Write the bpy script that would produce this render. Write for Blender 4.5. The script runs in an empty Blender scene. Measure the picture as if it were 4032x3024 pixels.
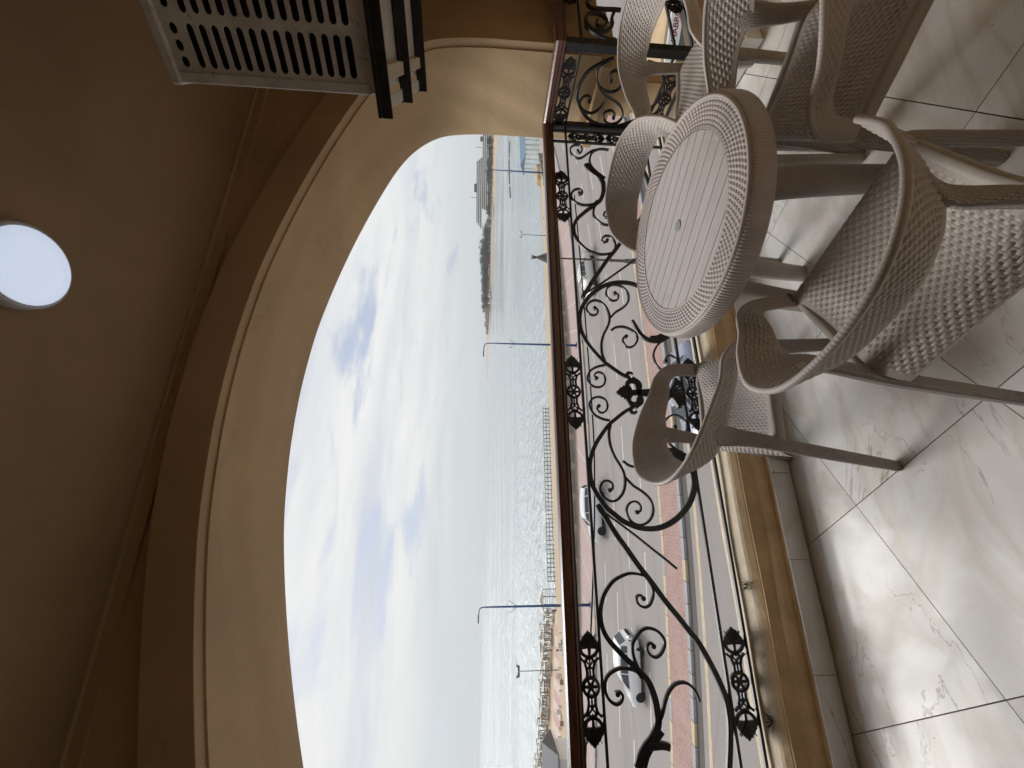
import bpy, bmesh, math, random
import numpy as np
from mathutils import Vector, Matrix
from math import sin, cos, pi, radians, sqrt, atan2

random.seed(7)
rng = np.random.default_rng(7)
SC = bpy.context.scene
COL = SC.collection

# ------------------------------------------------------------------ camera
# World: x runs along the arcade wall, y points out to sea, z up; floor at 0.
CAM_Z = 1.42
YAW = radians(18.8)
def camera_axes():
    f, s, i = 1540.0, 0.01797, -106.4          # focal length (4032 px wide), horizon slope and offset
    n = np.array([s, -1, i / f]); n /= np.linalg.norm(n)
    fw = np.array([0, 0, 1.0]); fw = fw - n * (fw @ n); fw /= np.linalg.norm(fw)
    rt = np.cross(fw, n)
    if rt[0] < 0: rt = -rt
    w = np.array([cos(YAW), sin(YAW)]); q = np.array([-sin(YAW), cos(YAW)])
    def world(c):                               # camera-frame axis -> world
        a = np.array([c @ rt, c @ fw, c @ n])
        return Vector((a[0] * w[0] + a[1] * w[1], a[0] * q[0] + a[1] * q[1], a[2]))
    e = np.eye(3)
    return world(e[0]), world(e[1]), world(e[2])  # right, down, forward of the upright picture
R_, D_, F_ = camera_axes()
cam = bpy.data.cameras.new('camera')
cam.lens = 1540.0 / 4032 * 36; cam.sensor_width = 36; cam.sensor_fit = 'HORIZONTAL'
cam.clip_start = 0.02; cam.clip_end = 60000
co = bpy.data.objects.new('camera', cam); COL.objects.link(co)
m = Matrix((D_, R_, -F_)).transposed().to_4x4()   # the photograph lies on its side
m.translation = Vector((0, 0, CAM_Z))
co.matrix_world = m
SC.camera = co

# ------------------------------------------------------------------ light
SUN = Vector((-0.34, 1.0, 0.95)).normalized()     # towards the veiled sun over the sea
world = bpy.data.worlds.new('World'); SC.world = world; world.use_nodes = True
def build_world():
    nt = world.node_tree; N = nt.nodes; L = nt.links; N.clear()
    out = N.new('ShaderNodeOutputWorld'); bg = N.new('ShaderNodeBackground')
    sky = N.new('ShaderNodeTexSky'); sky.sky_type = 'NISHITA'; sky.sun_disc = False
    sky.sun_elevation = math.asin(SUN.z); sky.sun_rotation = atan2(SUN.x, SUN.y)
    sky.air_density = 1.0; sky.dust_density = 2.0
    tc = N.new('ShaderNodeTexCoord'); sep = N.new('ShaderNodeSeparateXYZ')
    L.new(tc.outputs['Generated'], sep.inputs[0])
    def mth(op, a, b=None, c=None, clamp=False):
        n = N.new('ShaderNodeMath'); n.operation = op; n.use_clamp = clamp
        for i, v in enumerate((a, b, c)):
            if v is None: continue
            if isinstance(v, (int, float)): n.inputs[i].default_value = v
            else: L.new(v, n.inputs[i])
        return n.outputs[0]
    z = mth('MAXIMUM', sep.outputs[2], 0.0)
    den = mth('ADD', z, 0.16)
    px = mth('DIVIDE', sep.outputs[0], den); py = mth('DIVIDE', sep.outputs[1], den)
    cmb = N.new('ShaderNodeCombineXYZ'); L.new(px, cmb.inputs[0]); L.new(py, cmb.inputs[1])
    def noise(scale, det, rough, off, dist=0.0):
        mp = N.new('ShaderNodeMapping'); mp.inputs['Location'].default_value = off
        mp.inputs['Scale'].default_value = (scale[0], scale[1], 1)
        mp.inputs['Rotation'].default_value = (0, 0, 0.2)
        L.new(cmb.outputs[0], mp.inputs[0])
        n = N.new('ShaderNodeTexNoise'); n.inputs['Scale'].default_value = 1
        n.inputs['Detail'].default_value = det; n.inputs['Roughness'].default_value = rough
        n.inputs['Distortion'].default_value = dist
        L.new(mp.outputs[0], n.inputs['Vector']); return n.outputs[0]
    n1 = noise((1.1, 1.9), 8, 0.57, (2.80, 1.7, 0), 0.4)
    n2 = noise((0.55, 1.5), 6, 0.55, (8.3, 5.2, 0), 0.2)
    cov = N.new('ShaderNodeMapRange'); cov.interpolation_type = 'SMOOTHSTEP'
    cov.inputs['From Min'].default_value = 0.42; cov.inputs['From Max'].default_value = 0.57
    # the sheet of cloud is seen edge-on towards the horizon and closes up there
    thick = mth('ADD', n1, mth('MULTIPLY', mth('SUBTRACT', 0.42, z, clamp=True), 0.42))
    L.new(thick, cov.inputs[0])
    ramp = N.new('ShaderNodeValToRGB'); L.new(n2, ramp.inputs[0])
    e = ramp.color_ramp.elements
    e[0].position = 0.30; e[0].color = (0.55, 0.585, 0.645, 1)
    e[1].position = 0.58; e[1].color = (0.76, 0.765, 0.755, 1)
    # towards the horizon everything melts into an even pale grey haze
    hz = N.new('ShaderNodeMapRange'); hz.interpolation_type = 'SMOOTHSTEP'
    hz.inputs['From Min'].default_value = 0.02; hz.inputs['From Max'].default_value = 0.22
    hz.inputs['To Min'].default_value = 1; hz.inputs['To Max'].default_value = 0
    L.new(sep.outputs[2], hz.inputs[0])
    mh = N.new('ShaderNodeMixRGB'); L.new(hz.outputs[0], mh.inputs[0]); L.new(ramp.outputs[0], mh.inputs[1])
    mh.inputs[2].default_value = (0.575, 0.612, 0.617, 1)
    sk = N.new('ShaderNodeMixRGB'); sk.blend_type = 'MULTIPLY'; sk.inputs[0].default_value = 1
    L.new(sky.outputs[0], sk.inputs[1]); sk.inputs[2].default_value = (0.05, 0.05, 0.05, 1)
    veil = N.new('ShaderNodeMixRGB'); veil.inputs[0].default_value = 0.62       # thin high haze over the blue
    L.new(sk.outputs[0], veil.inputs[1]); veil.inputs[2].default_value = (0.60, 0.67, 0.82, 1)
    mx = N.new('ShaderNodeMixRGB'); L.new(cov.outputs[0], mx.inputs[0])
    L.new(veil.outputs[0], mx.inputs[1]); L.new(mh.outputs[0], mx.inputs[2])
    L.new(mx.outputs[0], bg.inputs[0]); bg.inputs[1].default_value = 1.0
    L.new(bg.outputs[0], out.inputs[0])
build_world()
sl = bpy.data.lights.new('sun', 'SUN'); sl.energy = 2.25; sl.angle = radians(28); sl.color = (1, 0.975, 0.94)
so = bpy.data.objects.new('sun', sl); COL.objects.link(so)
so.rotation_euler = SUN.to_track_quat('Z', 'Y').to_euler()
SC.view_settings.view_transform = 'Standard'; SC.view_settings.look = 'None'
SC.view_settings.gamma = 1; SC.view_settings.exposure = 0.22
SC.view_settings.use_curve_mapping = False

# ------------------------------------------------------------------ mesh helpers
def link(o, parent=None):
    COL.objects.link(o)
    if parent is not None: o.parent = parent
    return o
def mesh(name, V, F, mat, parent=None, smooth=False, uv=None, uvs=None):
    me = bpy.data.meshes.new(name)
    me.from_pydata([tuple(v) for v in V], [], F)
    if mat is not None: me.materials.append(mat)
    if smooth: me.polygons.foreach_set('use_smooth', [True] * len(me.polygons))
    if uvs is not None:
        l = me.uv_layers.new(name='UVMap')
        vi = np.empty(len(me.loops), dtype=np.int32); me.loops.foreach_get('vertex_index', vi)
        l.data.foreach_set('uv', np.asarray(uvs, dtype=np.float32)[vi].ravel())
    me.update()
    return link(bpy.data.objects.new(name, me), parent)
def thing(name, label, cat, loc=(0, 0, 0), rz=0, group=None):
    o = bpy.data.objects.new(name, None); COL.objects.link(o); o.empty_display_size = 0.1
    o.location = loc; o.rotation_euler = (0, 0, rz)
    return tag(o, label, cat, group)
def tag(o, label, cat, group=None):
    o['label'] = label; o['category'] = cat
    if group: o['group'] = group
    return o
def struct(o): o['kind'] = 'structure'; return o
def copy_tree(o, parent=None):
    c = o.copy(); COL.objects.link(c); c.parent = parent
    for ch in o.children: copy_tree(ch, c)
    return c
class MB:
    """collects shapes for one mesh"""
    def __init__(s): s.V = []; s.F = []
    def add(s, V, F):
        b = len(s.V); s.V += [tuple(v) for v in V]; s.F += [tuple(i + b for i in f) for f in F]; return s
    def box(s, x0, x1, y0, y1, z0, z1):
        return s.add([(x0,y0,z0),(x1,y0,z0),(x1,y1,z0),(x0,y1,z0),(x0,y0,z1),(x1,y0,z1),(x1,y1,z1),(x0,y1,z1)],
            [(0,3,2,1),(4,5,6,7),(0,1,5,4),(1,2,6,5),(2,3,7,6),(3,0,4,7)])
    def cbox(s, x0, x1, y0, y1, z0, z1, c=0.004):
        """box with chamfered edges"""
        V = []; idx = {}
        for ix, x in enumerate((x0, x1)):
            for iy, y in enumerate((y0, y1)):
                for iz, z in enumerate((z0, z1)):
                    sx, sy, sz = (c if ix == 0 else -c), (c if iy == 0 else -c), (c if iz == 0 else -c)
                    for a, p in (('x', (x, y+sy, z+sz)), ('y', (x+sx, y, z+sz)), ('z', (x+sx, y+sy, z))):
                        idx[(ix, iy, iz, a)] = len(V); V.append(p)
        F = []
        def q(l): F.append(tuple(idx[k] for k in l))
        for i, a in ((0, 0), (1, 1)):
            r = lambda L: L if i else L[::-1]
            q(r([(i,0,0,'x'),(i,1,0,'x'),(i,1,1,'x'),(i,0,1,'x')]))
            q(r([(0,i,0,'y'),(0,i,1,'y'),(1,i,1,'y'),(1,i,0,'y')]))
            q(r([(0,0,i,'z'),(1,0,i,'z'),(1,1,i,'z'),(0,1,i,'z')]))
        for i in (0, 1):
            for j in (0, 1):
                q([(i,j,0,'x'),(i,j,1,'x'),(i,j,1,'y'),(i,j,0,'y')])
                q([(i,0,j,'x'),(i,1,j,'x'),(i,1,j,'z'),(i,0,j,'z')])
                q([(0,i,j,'y'),(1,i,j,'y'),(1,i,j,'z'),(0,i,j,'z')])
                for k in (0, 1): q([(i,j,k,'x'),(i,j,k,'y'),(i,j,k,'z')])
        return s.add(V, F)
    def prism(s, poly, z0, z1, T=None):
        """polygon in xy extruded from z0 to z1; T maps (x,y,z) to a point"""
        n = len(poly); T = T or (lambda x, y, z: (x, y, z))
        V = [T(x, y, z0) for x, y in poly] + [T(x, y, z1) for x, y in poly]
        F = [tuple(range(n))[::-1], tuple(range(n, 2*n))] + [(i, (i+1) % n, (i+1) % n + n, i + n) for i in range(n)]
        return s.add(V, F)
    def tube(s, P, r, n=8, cap=True):
        P = [Vector(p) for p in P]; R = r if hasattr(r, '__len__') else [r] * len(P)
        V = []; F = []; up = None
        for i, p in enumerate(P):
            t = (P[min(i+1, len(P)-1)] - P[max(i-1, 0)]).normalized()
            if up is None: up = Vector((0, 0, 1)) if abs(t.z) < 0.9 else Vector((1, 0, 0))
            a = t.cross(up).normalized(); b = a.cross(t).normalized(); up = b
            for k in range(n):
                an = 2*pi*k/n; V.append(p + (a*cos(an) + b*sin(an)) * R[i])
        for i in range(len(P)-1):
            for k in range(n):
                F.append((i*n+k, i*n+(k+1) % n, (i+1)*n+(k+1) % n, (i+1)*n+k))
        if cap: F += [tuple(range(n))[::-1], tuple(range((len(P)-1)*n, len(P)*n))]
        return s.add(V, F)
    def lathe(s, prof, n=16, o=(0, 0, 0), axis='z'):
        V = []; F = []
        for r, z in prof:
            for k in range(n):
                a = 2*pi*k/n; p = (r*cos(a), r*sin(a), z)
                if axis == 'y': p = (p[0], p[2], p[1])
                if axis == 'x': p = (p[2], p[0], p[1])
                V.append((p[0]+o[0], p[1]+o[1], p[2]+o[2]))
        for i in range(len(prof)-1):
            for k in range(n): F.append((i*n+k, i*n+(k+1) % n, (i+1)*n+(k+1) % n, (i+1)*n+k))
        F += [tuple(range(n))[::-1], tuple(range((len(prof)-1)*n, len(prof)*n))]
        return s.add(V, F)
    def build(s, name, mat, parent=None, smooth=False): return mesh(name, s.V, s.F, mat, parent, smooth)
def catmull(P, n):
    P = np.asarray(P, float); Q = np.vstack([2*P[0]-P[1], P, 2*P[-1]-P[-2]]); out = []
    m = len(P) - 1
    for t in np.linspace(0, m, n):
        i = min(int(t), m-1); u = t - i; a, b, c, d = Q[i:i+4]
        out.append(0.5*((2*b) + (-a+c)*u + (2*a-5*b+4*c-d)*u*u + (-a+3*b-3*c+d)*u**3))
    return np.array(out)
def grid_faces(nu, nv, wrap_v=False, off=0):
    i, j = np.meshgrid(np.arange(nu-1), np.arange(nv if wrap_v else nv-1), indexing='ij')
    j2 = (j+1) % nv
    return (np.stack([i*nv+j, (i+1)*nv+j, (i+1)*nv+j2, i*nv+j2], -1).reshape(-1, 4) + off).tolist()

# ------------------------------------------------------------------ materials
def new_mat(name):
    m = bpy.data.materials.new(name); m.use_nodes = True
    nt = m.node_tree; return m, nt, nt.nodes['Principled BSDF']
def nd(nt, t, **kw):
    n = nt.nodes.new('ShaderNode' + t)
    for k, v in kw.items():
        if k in n.inputs: n.inputs[k].default_value = v
        else: setattr(n, k, v)
    return n
def ramp(nt, fac, stops):
    r = nt.nodes.new('ShaderNodeValToRGB'); nt.links.new(fac, r.inputs[0])
    el = r.color_ramp.elements
    while len(el) < len(stops): el.new(0.5)
    for e, (p, c) in zip(el, stops): e.position = p; e.color = (*c, 1) if len(c) == 3 else c
    return r.outputs[0]
def mapped(nt, coord='Object', scale=(1, 1, 1), rot=(0, 0, 0), loc=(0, 0, 0)):
    tc = nd(nt, 'TexCoord'); mp = nd(nt, 'Mapping')
    mp.inputs['Scale'].default_value = scale; mp.inputs['Rotation'].default_value = rot; mp.inputs['Location'].default_value = loc
    nt.links.new(tc.outputs[coord], mp.inputs[0]); return mp.outputs[0]
def noise(nt, vec, scale, det=4, rough=0.55, dist=0.0):
    n = nd(nt, 'TexNoise', Scale=scale, Detail=det, Roughness=rough, Distortion=dist)
    nt.links.new(vec, n.inputs['Vector']); return n.outputs[0]
def mix(nt, fac, a, b, mode='MIX'):
    n = nt.nodes.new('ShaderNodeMixRGB'); n.blend_type = mode
    for i, v in enumerate((fac, a, b)):
        if hasattr(v, 'is_linked') or hasattr(v, 'links'): nt.links.new(v, n.inputs[i])
        else: n.inputs[i].default_value = v if i == 0 else (*v, 1)
    return n.outputs[0]
def bump(nt, bs, h, strength=0.3, dist=0.01):
    b = nd(nt, 'Bump', Strength=strength, Distance=dist); nt.links.new(h, b.inputs['Height']); nt.links.new(b.outputs[0], bs.inputs['Normal'])
def mat_basic(name, col, rough=0.6, var=0.12, scale=6, bumpy=0.0, bscale=60, metal=0.0, coord='Object', spec=0.5, stretch=(1, 1, 1), coat=0.0):
    m, nt, bs = new_mat(name); v = mapped(nt, coord, stretch)
    f = noise(nt, v, scale, 6, 0.6)
    lo = tuple(c*(1-var) for c in col); hi = tuple(min(1, c*(1+var)) for c in col)
    nt.links.new(ramp(nt, f, [(0.3, lo), (0.7, hi)]), bs.inputs['Base Color'])
    bs.inputs['Roughness'].default_value = rough; bs.inputs['Metallic'].default_value = metal
    bs.inputs['Specular IOR Level'].default_value = spec
    bs.inputs['Coat Weight'].default_value = coat
    if bumpy: bump(nt, bs, noise(nt, v, bscale, 4, 0.6), bumpy, 0.004)
    return m
M = {}
def build_materials():
    # painted plaster of the arcade: warm ochre, trowelled, weather-stained
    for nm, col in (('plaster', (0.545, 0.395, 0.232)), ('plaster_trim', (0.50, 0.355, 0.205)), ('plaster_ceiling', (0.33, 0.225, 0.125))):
        m, nt, bs = new_mat(nm); v = mapped(nt)
        big = noise(nt, v, 1.7, 5, 0.6, 0.4); fine = noise(nt, v, 55, 5, 0.65)
        st = noise(nt, mapped(nt, 'Object', (3, 3, 0.7)), 2.2, 6, 0.65)
        c = ramp(nt, big, [(0.3, tuple(x*0.86 for x in col)), (0.7, tuple(min(1, x*1.1) for x in col))])
        c = mix(nt, ramp(nt, st, [(0.58, (0, 0, 0)), (0.78, (0.35, 0.35, 0.35))]), c, tuple(x*0.6 for x in col))
        nt.links.new(c, bs.inputs['Base Color']); bs.inputs['Roughness'].default_value = 0.72
        bs.inputs['Specular IOR Level'].default_value = 0.25
        hh = mix(nt, 0.25, noise(nt, v, 4, 3, 0.5), fine)
        bump(nt, bs, hh, 0.35, 0.02); M[nm] = m
    M['plaster_trim'] = M['plaster_trim']
    # kerb rendering: ochre, with sunlight on the top painted in as paler cream
    M['kerb_plaster'] = mat_basic('kerb_plaster', (0.72, 0.515, 0.29), 0.8, 0.16, 9, 0.5, 40)
    M['kerb_top_sunlit'] = mat_basic('kerb_top_sunlit', (0.66, 0.555, 0.41), 0.85, 0.14, 14, 0.5, 60)
    # polished marble tile with golden brown veins
    m, nt, bs = new_mat('marble')
    tc = nd(nt, 'TexCoord'); oi = nd(nt, 'ObjectInfo')
    off = nd(nt, 'VectorMath', operation='SCALE'); off.inputs[3].default_value = 23.0
    cb = nd(nt, 'CombineXYZ'); nt.links.new(oi.outputs['Random'], cb.inputs[0]); nt.links.new(oi.outputs['Random'], cb.inputs[2])
    nt.links.new(cb.outputs[0], off.inputs[0])
    ad = nd(nt, 'VectorMath', operation='ADD'); nt.links.new(tc.outputs['Object'], ad.inputs[0]); nt.links.new(off.outputs[0], ad.inputs[1])
    def ridge(scale, rot, dist, lo, hi, stretch):
        mp = nd(nt, 'Mapping'); mp.inputs['Rotation'].default_value = (0, 0, rot); mp.inputs['Scale'].default_value = stretch
        nt.links.new(ad.outputs[0], mp.inputs[0])
        n = noise(nt, mp.outputs[0], scale, 7, 0.55, dist)
        a = nd(nt, 'Math', operation='SUBTRACT'); nt.links.new(n, a.inputs[0]); a.inputs[1].default_value = 0.5
        b = nd(nt, 'Math', operation='ABSOLUTE'); nt.links.new(a.outputs[0], b.inputs[0])
        return ramp(nt, b.outputs[0], [(lo, (1, 1, 1)), (hi, (0, 0, 0))])
    cl = noise(nt, ad.outputs[0], 3.2, 5, 0.6, 0.8)
    base = ramp(nt, cl, [(0.3, (0.74, 0.725, 0.70)), (0.55, (0.83, 0.82, 0.80)), (0.75, (0.80, 0.755, 0.69))])
    soft = ridge(1.5, 0.6, 0.9, 0.0, 0.07, (1, 2.3, 1)); thin = ridge(1.3, 0.9, 1.3, 0.0, 0.006, (1, 2.0, 1))
    brk = ramp(nt, noise(nt, ad.outputs[0], 2.0, 3, 0.5), [(0.5, (0, 0, 0)), (0.62, (1, 1, 1))])
    sf = nd(nt, 'Math', operation='MULTIPLY'); nt.links.new(soft, sf.inputs[0]); sf.inputs[1].default_value = 0.30
    c = mix(nt, sf.outputs[0], base, (0.52, 0.40, 0.25))
    tf = nd(nt, 'Math', operation='MULTIPLY'); nt.links.new(thin, tf.inputs[0]); nt.links.new(brk, tf.inputs[1])
    tf2 = nd(nt, 'Math', operation='MULTIPLY'); nt.links.new(tf.outputs[0], tf2.inputs[0]); tf2.inputs[1].default_value = 0.75
    c = mix(nt, tf2.outputs[0], c, (0.25, 0.19, 0.13))
    # specks of dirt and dust smears trodden on the floor
    gp = mapped(nt, 'Object')
    vo = nd(nt, 'TexVoronoi', Scale=9.0); nt.links.new(gp, vo.inputs['Vector'])
    sp = ramp(nt, vo.outputs['Distance'], [(0.022, (0.8, 0.8, 0.8)), (0.035, (0, 0, 0))])
    c = mix(nt, sp, c, (0.20, 0.17, 0.14))
    du = noise(nt, gp, 5, 8, 0.7, 0.5)
    c = mix(nt, ramp(nt, du, [(0.5, (0, 0, 0)), (0.75, (0.18, 0.18, 0.18))]), c, (0.50, 0.43, 0.35))
    nt.links.new(c, bs.inputs['Base Color'])
    nt.links.new(ramp(nt, du, [(0.35, (0.10, 0.10, 0.10)), (0.75, (0.30, 0.30, 0.30))]), bs.inputs['Roughness'])
    bs.inputs['Specular IOR Level'].default_value = 0.24
    bump(nt, bs, noise(nt, gp, 30, 3, 0.5), 0.02, 0.004)
    M['marble'] = m
    M['grout'] = mat_basic('grout', (0.20, 0.17, 0.14), 0.9, 0.2, 20)
    # woven-look moulded plastic, taupe, with dust in the hollows left to real light
    for nm, col, rg in (('rattan', (0.465, 0.415, 0.375), 0.48), ('table_rattan', (0.45, 0.395, 0.368), 0.45)):
        m, nt, bs = new_mat(nm); v = mapped(nt)
        f = noise(nt, v, 5, 6, 0.65, 0.3); g = noise(nt, v, 240, 3, 0.6)
        c = ramp(nt, f, [(0.3, tuple(x*0.84 for x in col)), (0.7, tuple(x*1.14 for x in col))])
        c = mix(nt, ramp(nt, noise(nt, v, 14, 6, 0.7), [(0.55, (0, 0, 0)), (0.8, (0.35, 0.35, 0.35))]), c, (0.46, 0.41, 0.36))
        nt.links.new(c, bs.inputs['Base Color']); bs.inputs['Roughness'].default_value = rg
        bs.inputs['Specular IOR Level'].default_value = 0.45
        bump(nt, bs, g, 0.12, 0.002); M[nm] = m
    # legs: same plastic with small pressed weave
    m, nt, bs = new_mat('rattan_leg'); v = mapped(nt)
    col = (0.40, 0.355, 0.32)
    f = noise(nt, v, 6, 6, 0.65)
    nt.links.new(ramp(nt, f, [(0.3, tuple(x*0.85 for x in col)), (0.7, tuple(x*1.15 for x in col))]), bs.inputs['Base Color'])
    bs.inputs['Roughness'].default_value = 0.5
    uvn = nd(nt, 'UVMap'); br = nd(nt, 'TexBrick', Scale=1.0); br.offset = 0.5
    br.inputs['Brick Width'].default_value = 0.013; br.inputs['Row Height'].default_value = 0.0075
    br.inputs['Mortar Size'].default_value = 0.0016; br.inputs['Mortar Smooth'].default_value = 1.0
    nt.links.new(uvn.outputs[0], br.inputs['Vector'])
    inv = nd(nt, 'Math', operation='SUBTRACT'); inv.inputs[0].default_value = 1.0; nt.links.new(br.outputs['Fac'], inv.inputs[1])
    bump(nt, bs, inv.outputs[0], 0.8, 0.004); M['rattan_leg'] = m
    M['smooth_plastic'] = mat_basic('smooth_plastic', (0.385, 0.34, 0.305), 0.42, 0.14, 7, 0.1, 90)
    # table planks: scuffed pinkish plastic boards
    m, nt, bs = new_mat('plank'); v = mapped(nt)
    f = noise(nt, mapped(nt, 'Object', (1, 6, 1)), 5, 6, 0.65, 0.3)
    c = ramp(nt, f, [(0.3, (0.455, 0.41, 0.388)), (0.7, (0.555, 0.505, 0.48))])
    sc_ = noise(nt, v, 11, 8, 0.75, 0.8)
    c = mix(nt, ramp(nt, sc_, [(0.55, (0, 0, 0)), (0.72, (0.4, 0.4, 0.4))]), c, (0.30, 0.27, 0.25))
    nt.links.new(c, bs.inputs['Base Color']); bs.inputs['Roughness'].default_value = 0.42
    bump(nt, bs, noise(nt, mapped(nt, 'Object', (4, 60, 4)), 8, 3, 0.6), 0.08, 0.002); M['plank'] = m
    M['hub'] = mat_basic('hub', (0.27, 0.29, 0.28), 0.5, 0.15, 30)
    # wrought iron: thick glossy black paint, dusty
    m, nt, bs = new_mat('iron'); v = mapped(nt)
    c = ramp(nt, noise(nt, v, 14, 6, 0.7), [(0.45, (0.010, 0.010, 0.012)), (0.8, (0.045, 0.042, 0.040))])
    nt.links.new(c, bs.inputs['Base Color']); bs.inputs['Roughness'].default_value = 0.38; bs.inputs['Specular IOR Level'].default_value = 0.5
    bump(nt, bs, noise(nt, v, 120, 3, 0.6), 0.15, 0.002); M['iron'] = m
    # handrail timber, dark varnish worn pale on the weather side
    m, nt, bs = new_mat('rail_wood')
    v = mapped(nt, 'Object', (2.5, 40, 40))
    c = ramp(nt, noise(nt, v, 2.0, 6, 0.65, 0.4), [(0.3, (0.060, 0.025, 0.014)), (0.7, (0.165, 0.070, 0.042))])
    nt.links.new(c, bs.inputs['Base Color']); bs.inputs['Roughness'].default_value = 0.28; bs.inputs['Coat Weight'].default_value = 0.8; bs.inputs['Coat Roughness'].default_value = 0.15
    bump(nt, bs, noise(nt, v, 6, 4, 0.6), 0.15, 0.003); M['rail_wood'] = m
    M['skirting_gap'] = M['grout']
    # air conditioner
    m, nt, bs = new_mat('ac_metal'); v = mapped(nt)
    f = noise(nt, v, 7, 8, 0.72, 0.4)
    c = ramp(nt, f, [(0.30, (0.38, 0.355, 0.32)), (0.6, (0.68, 0.66, 0.62))])
    rr = noise(nt, v, 26, 8, 0.75, 0.8)
    c = mix(nt, ramp(nt, rr, [(0.60, (0, 0, 0)), (0.70, (0.9, 0.9, 0.9))]), c, (0.085, 0.055, 0.035))
    nt.links.new(c, bs.inputs['Base Color']); bs.inputs['Roughness'].default_value = 0.45; M['ac_metal'] = m
    M['ac_dark'] = mat_basic('ac_dark', (0.012, 0.011, 0.010), 0.8, 0.3, 20)
    M['foam'] = mat_basic('foam', (0.50, 0.44, 0.33), 0.85, 0.15, 30)
    # the round lamp
    m, nt, bs = new_mat('lamp_diffuser'); bs.inputs['Base Color'].default_value = (0.62, 0.66, 0.75, 1)
    bs.inputs['Emission Color'].default_value = (0.70, 0.81, 1.0, 1); bs.inputs['Emission Strength'].default_value = 0.58
    bs.inputs['Roughness'].default_value = 0.3; M['lamp_diffuser'] = m
    M['lamp_rim'] = mat_basic('lamp_rim', (0.62, 0.64, 0.70), 0.35, 0.05, 5)
    # outdoors
    def ground(nm, col, var=0.15, s1=0.35, s2=9, rough=0.9, str_=0.4):
        m, nt, bs = new_mat(nm); v = mapped(nt)
        a = noise(nt, mapped(nt, 'Object', (0.25, 1.3, 1)), s1, 7, 0.65, 0.3); b = noise(nt, v, s2, 5, 0.7)
        c = ramp(nt, a, [(0.3, tuple(x*(1-var) for x in col)), (0.7, tuple(min(1, x*(1+var)) for x in col))])
        c = mix(nt, 0.5, c, ramp(nt, b, [(0.3, tuple(x*0.85 for x in col)), (0.7, tuple(min(1, x*1.15) for x in col))]))
        nt.links.new(c, bs.inputs['Base Color']); bs.inputs['Roughness'].default_value = rough
        bump(nt, bs, b, str_, 0.02); M[nm] = m; return nt, bs, c
    for nm, col in (('asphalt', (0.295, 0.263, 0.240)), ('asphalt_near', (0.28, 0.250, 0.229))):
        nt, bs, c = ground(nm, col, 0.08)
        lane = noise(nt, mapped(nt, 'Object', (0.018, 0.75, 1)), 1.0, 5, 0.6, 0.2)          # oil and tyre polish along the lanes
        c = mix(nt, ramp(nt, lane, [(0.52, (0, 0, 0)), (0.72, (0.55, 0.55, 0.55))]), c, tuple(x*0.68 for x in col))
        pt = noise(nt, mapped(nt, 'Object', (0.22, 0.5, 1)), 1.0, 6, 0.7, 0.8)              # dusty and dark patches
        c = mix(nt, ramp(nt, pt, [(0.56, (0, 0, 0)), (0.70, (0.4, 0.4, 0.4))]), c, tuple(x*1.28 for x in col))
        vo = nd(nt, 'TexVoronoi', Scale=0.11, feature='DISTANCE_TO_EDGE'); nt.links.new(mapped(nt, 'Object', (1, 1.6, 1)), vo.inputs['Vector'])
        c = mix(nt, ramp(nt, vo.outputs['Distance'], [(0.002, (0.22, 0.22, 0.22)), (0.007, (0, 0, 0))]), c, tuple(x*0.5 for x in col))
        nt.links.new(c, bs.inputs['Base Color'])
    ground('sand', (0.50, 0.37, 0.235), 0.12, 0.3, 4)
    ground('dark_gutter', (0.10, 0.085, 0.072), 0.25, 1.0, 9)
    M['kerb_cream'] = mat_basic('kerb_cream', (0.50, 0.40, 0.26), 0.8, 0.15, 3)
    M['kerb_grey'] = mat_basic('kerb_grey', (0.33, 0.32, 0.32), 0.8, 0.15, 3)
    M['lane_paint'] = mat_basic('lane_paint', (0.55, 0.51, 0.46), 0.75, 0.18, 6)
    # brick pavers on the median
    m, nt, bs = new_mat('pavers')
    br = nd(nt, 'TexBrick', Scale=1.0); br.inputs['Brick Width'].default_value = 0.26; br.inputs['Row Height'].default_value = 0.13
    br.inputs['Mortar Size'].default_value = 0.012; br.inputs['Color1'].default_value = (0.42, 0.272, 0.235, 1); br.inputs['Color2'].default_value = (0.35, 0.215, 0.185, 1)
    br.inputs['Mortar'].default_value = (0.20, 0.12, 0.10, 1)
    nt.links.new(mapped(nt, 'Object', (1, 1, 1), (0, 0, pi/4)), br.inputs['Vector'])
    c = mix(nt, ramp(nt, noise(nt, mapped(nt), 0.7, 5, 0.6), [(0.4, (0, 0, 0)), (0.7, (0.5, 0.5, 0.5))]), br.outputs['Color'], (0.43, 0.31, 0.27))
    nt.links.new(c, bs.inputs['Base Color']); bs.inputs['Roughness'].default_value = 0.9; M['pavers'] = m
    ground('promenade', (0.42, 0.315, 0.28), 0.10, 0.5, 3)
    M['pale_line'] = mat_basic('pale_line', (0.47, 0.40, 0.34), 0.8, 0.1, 3)
    M['pink_paving'] = mat_basic('pink_paving', (0.47, 0.28, 0.25), 0.85, 0.12, 2)
    M['cream_paving'] = mat_basic('cream_paving', (0.55, 0.45, 0.36), 0.85, 0.12, 2)
    M['parapet'] = mat_basic('parapet', (0.37, 0.32, 0.25), 0.85, 0.15, 1.5)
    M['parapet_panel'] = mat_basic('parapet_panel', (0.24, 0.205, 0.165), 0.85, 0.2, 2)
    # sea
    m, nt, bs = new_mat('sea')
    bs.inputs['Base Color'].default_value = (0.39, 0.44, 0.44, 1)
    bs.inputs['IOR'].default_value = 1.5
    a = noise(nt, mapped(nt, 'Object', (0.16, 0.42, 1)), 1.0, 5, 0.6, 0.3)
    b = noise(nt, mapped(nt, 'Object', (0.02, 0.06, 1)), 1.0, 3, 0.5)
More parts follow.
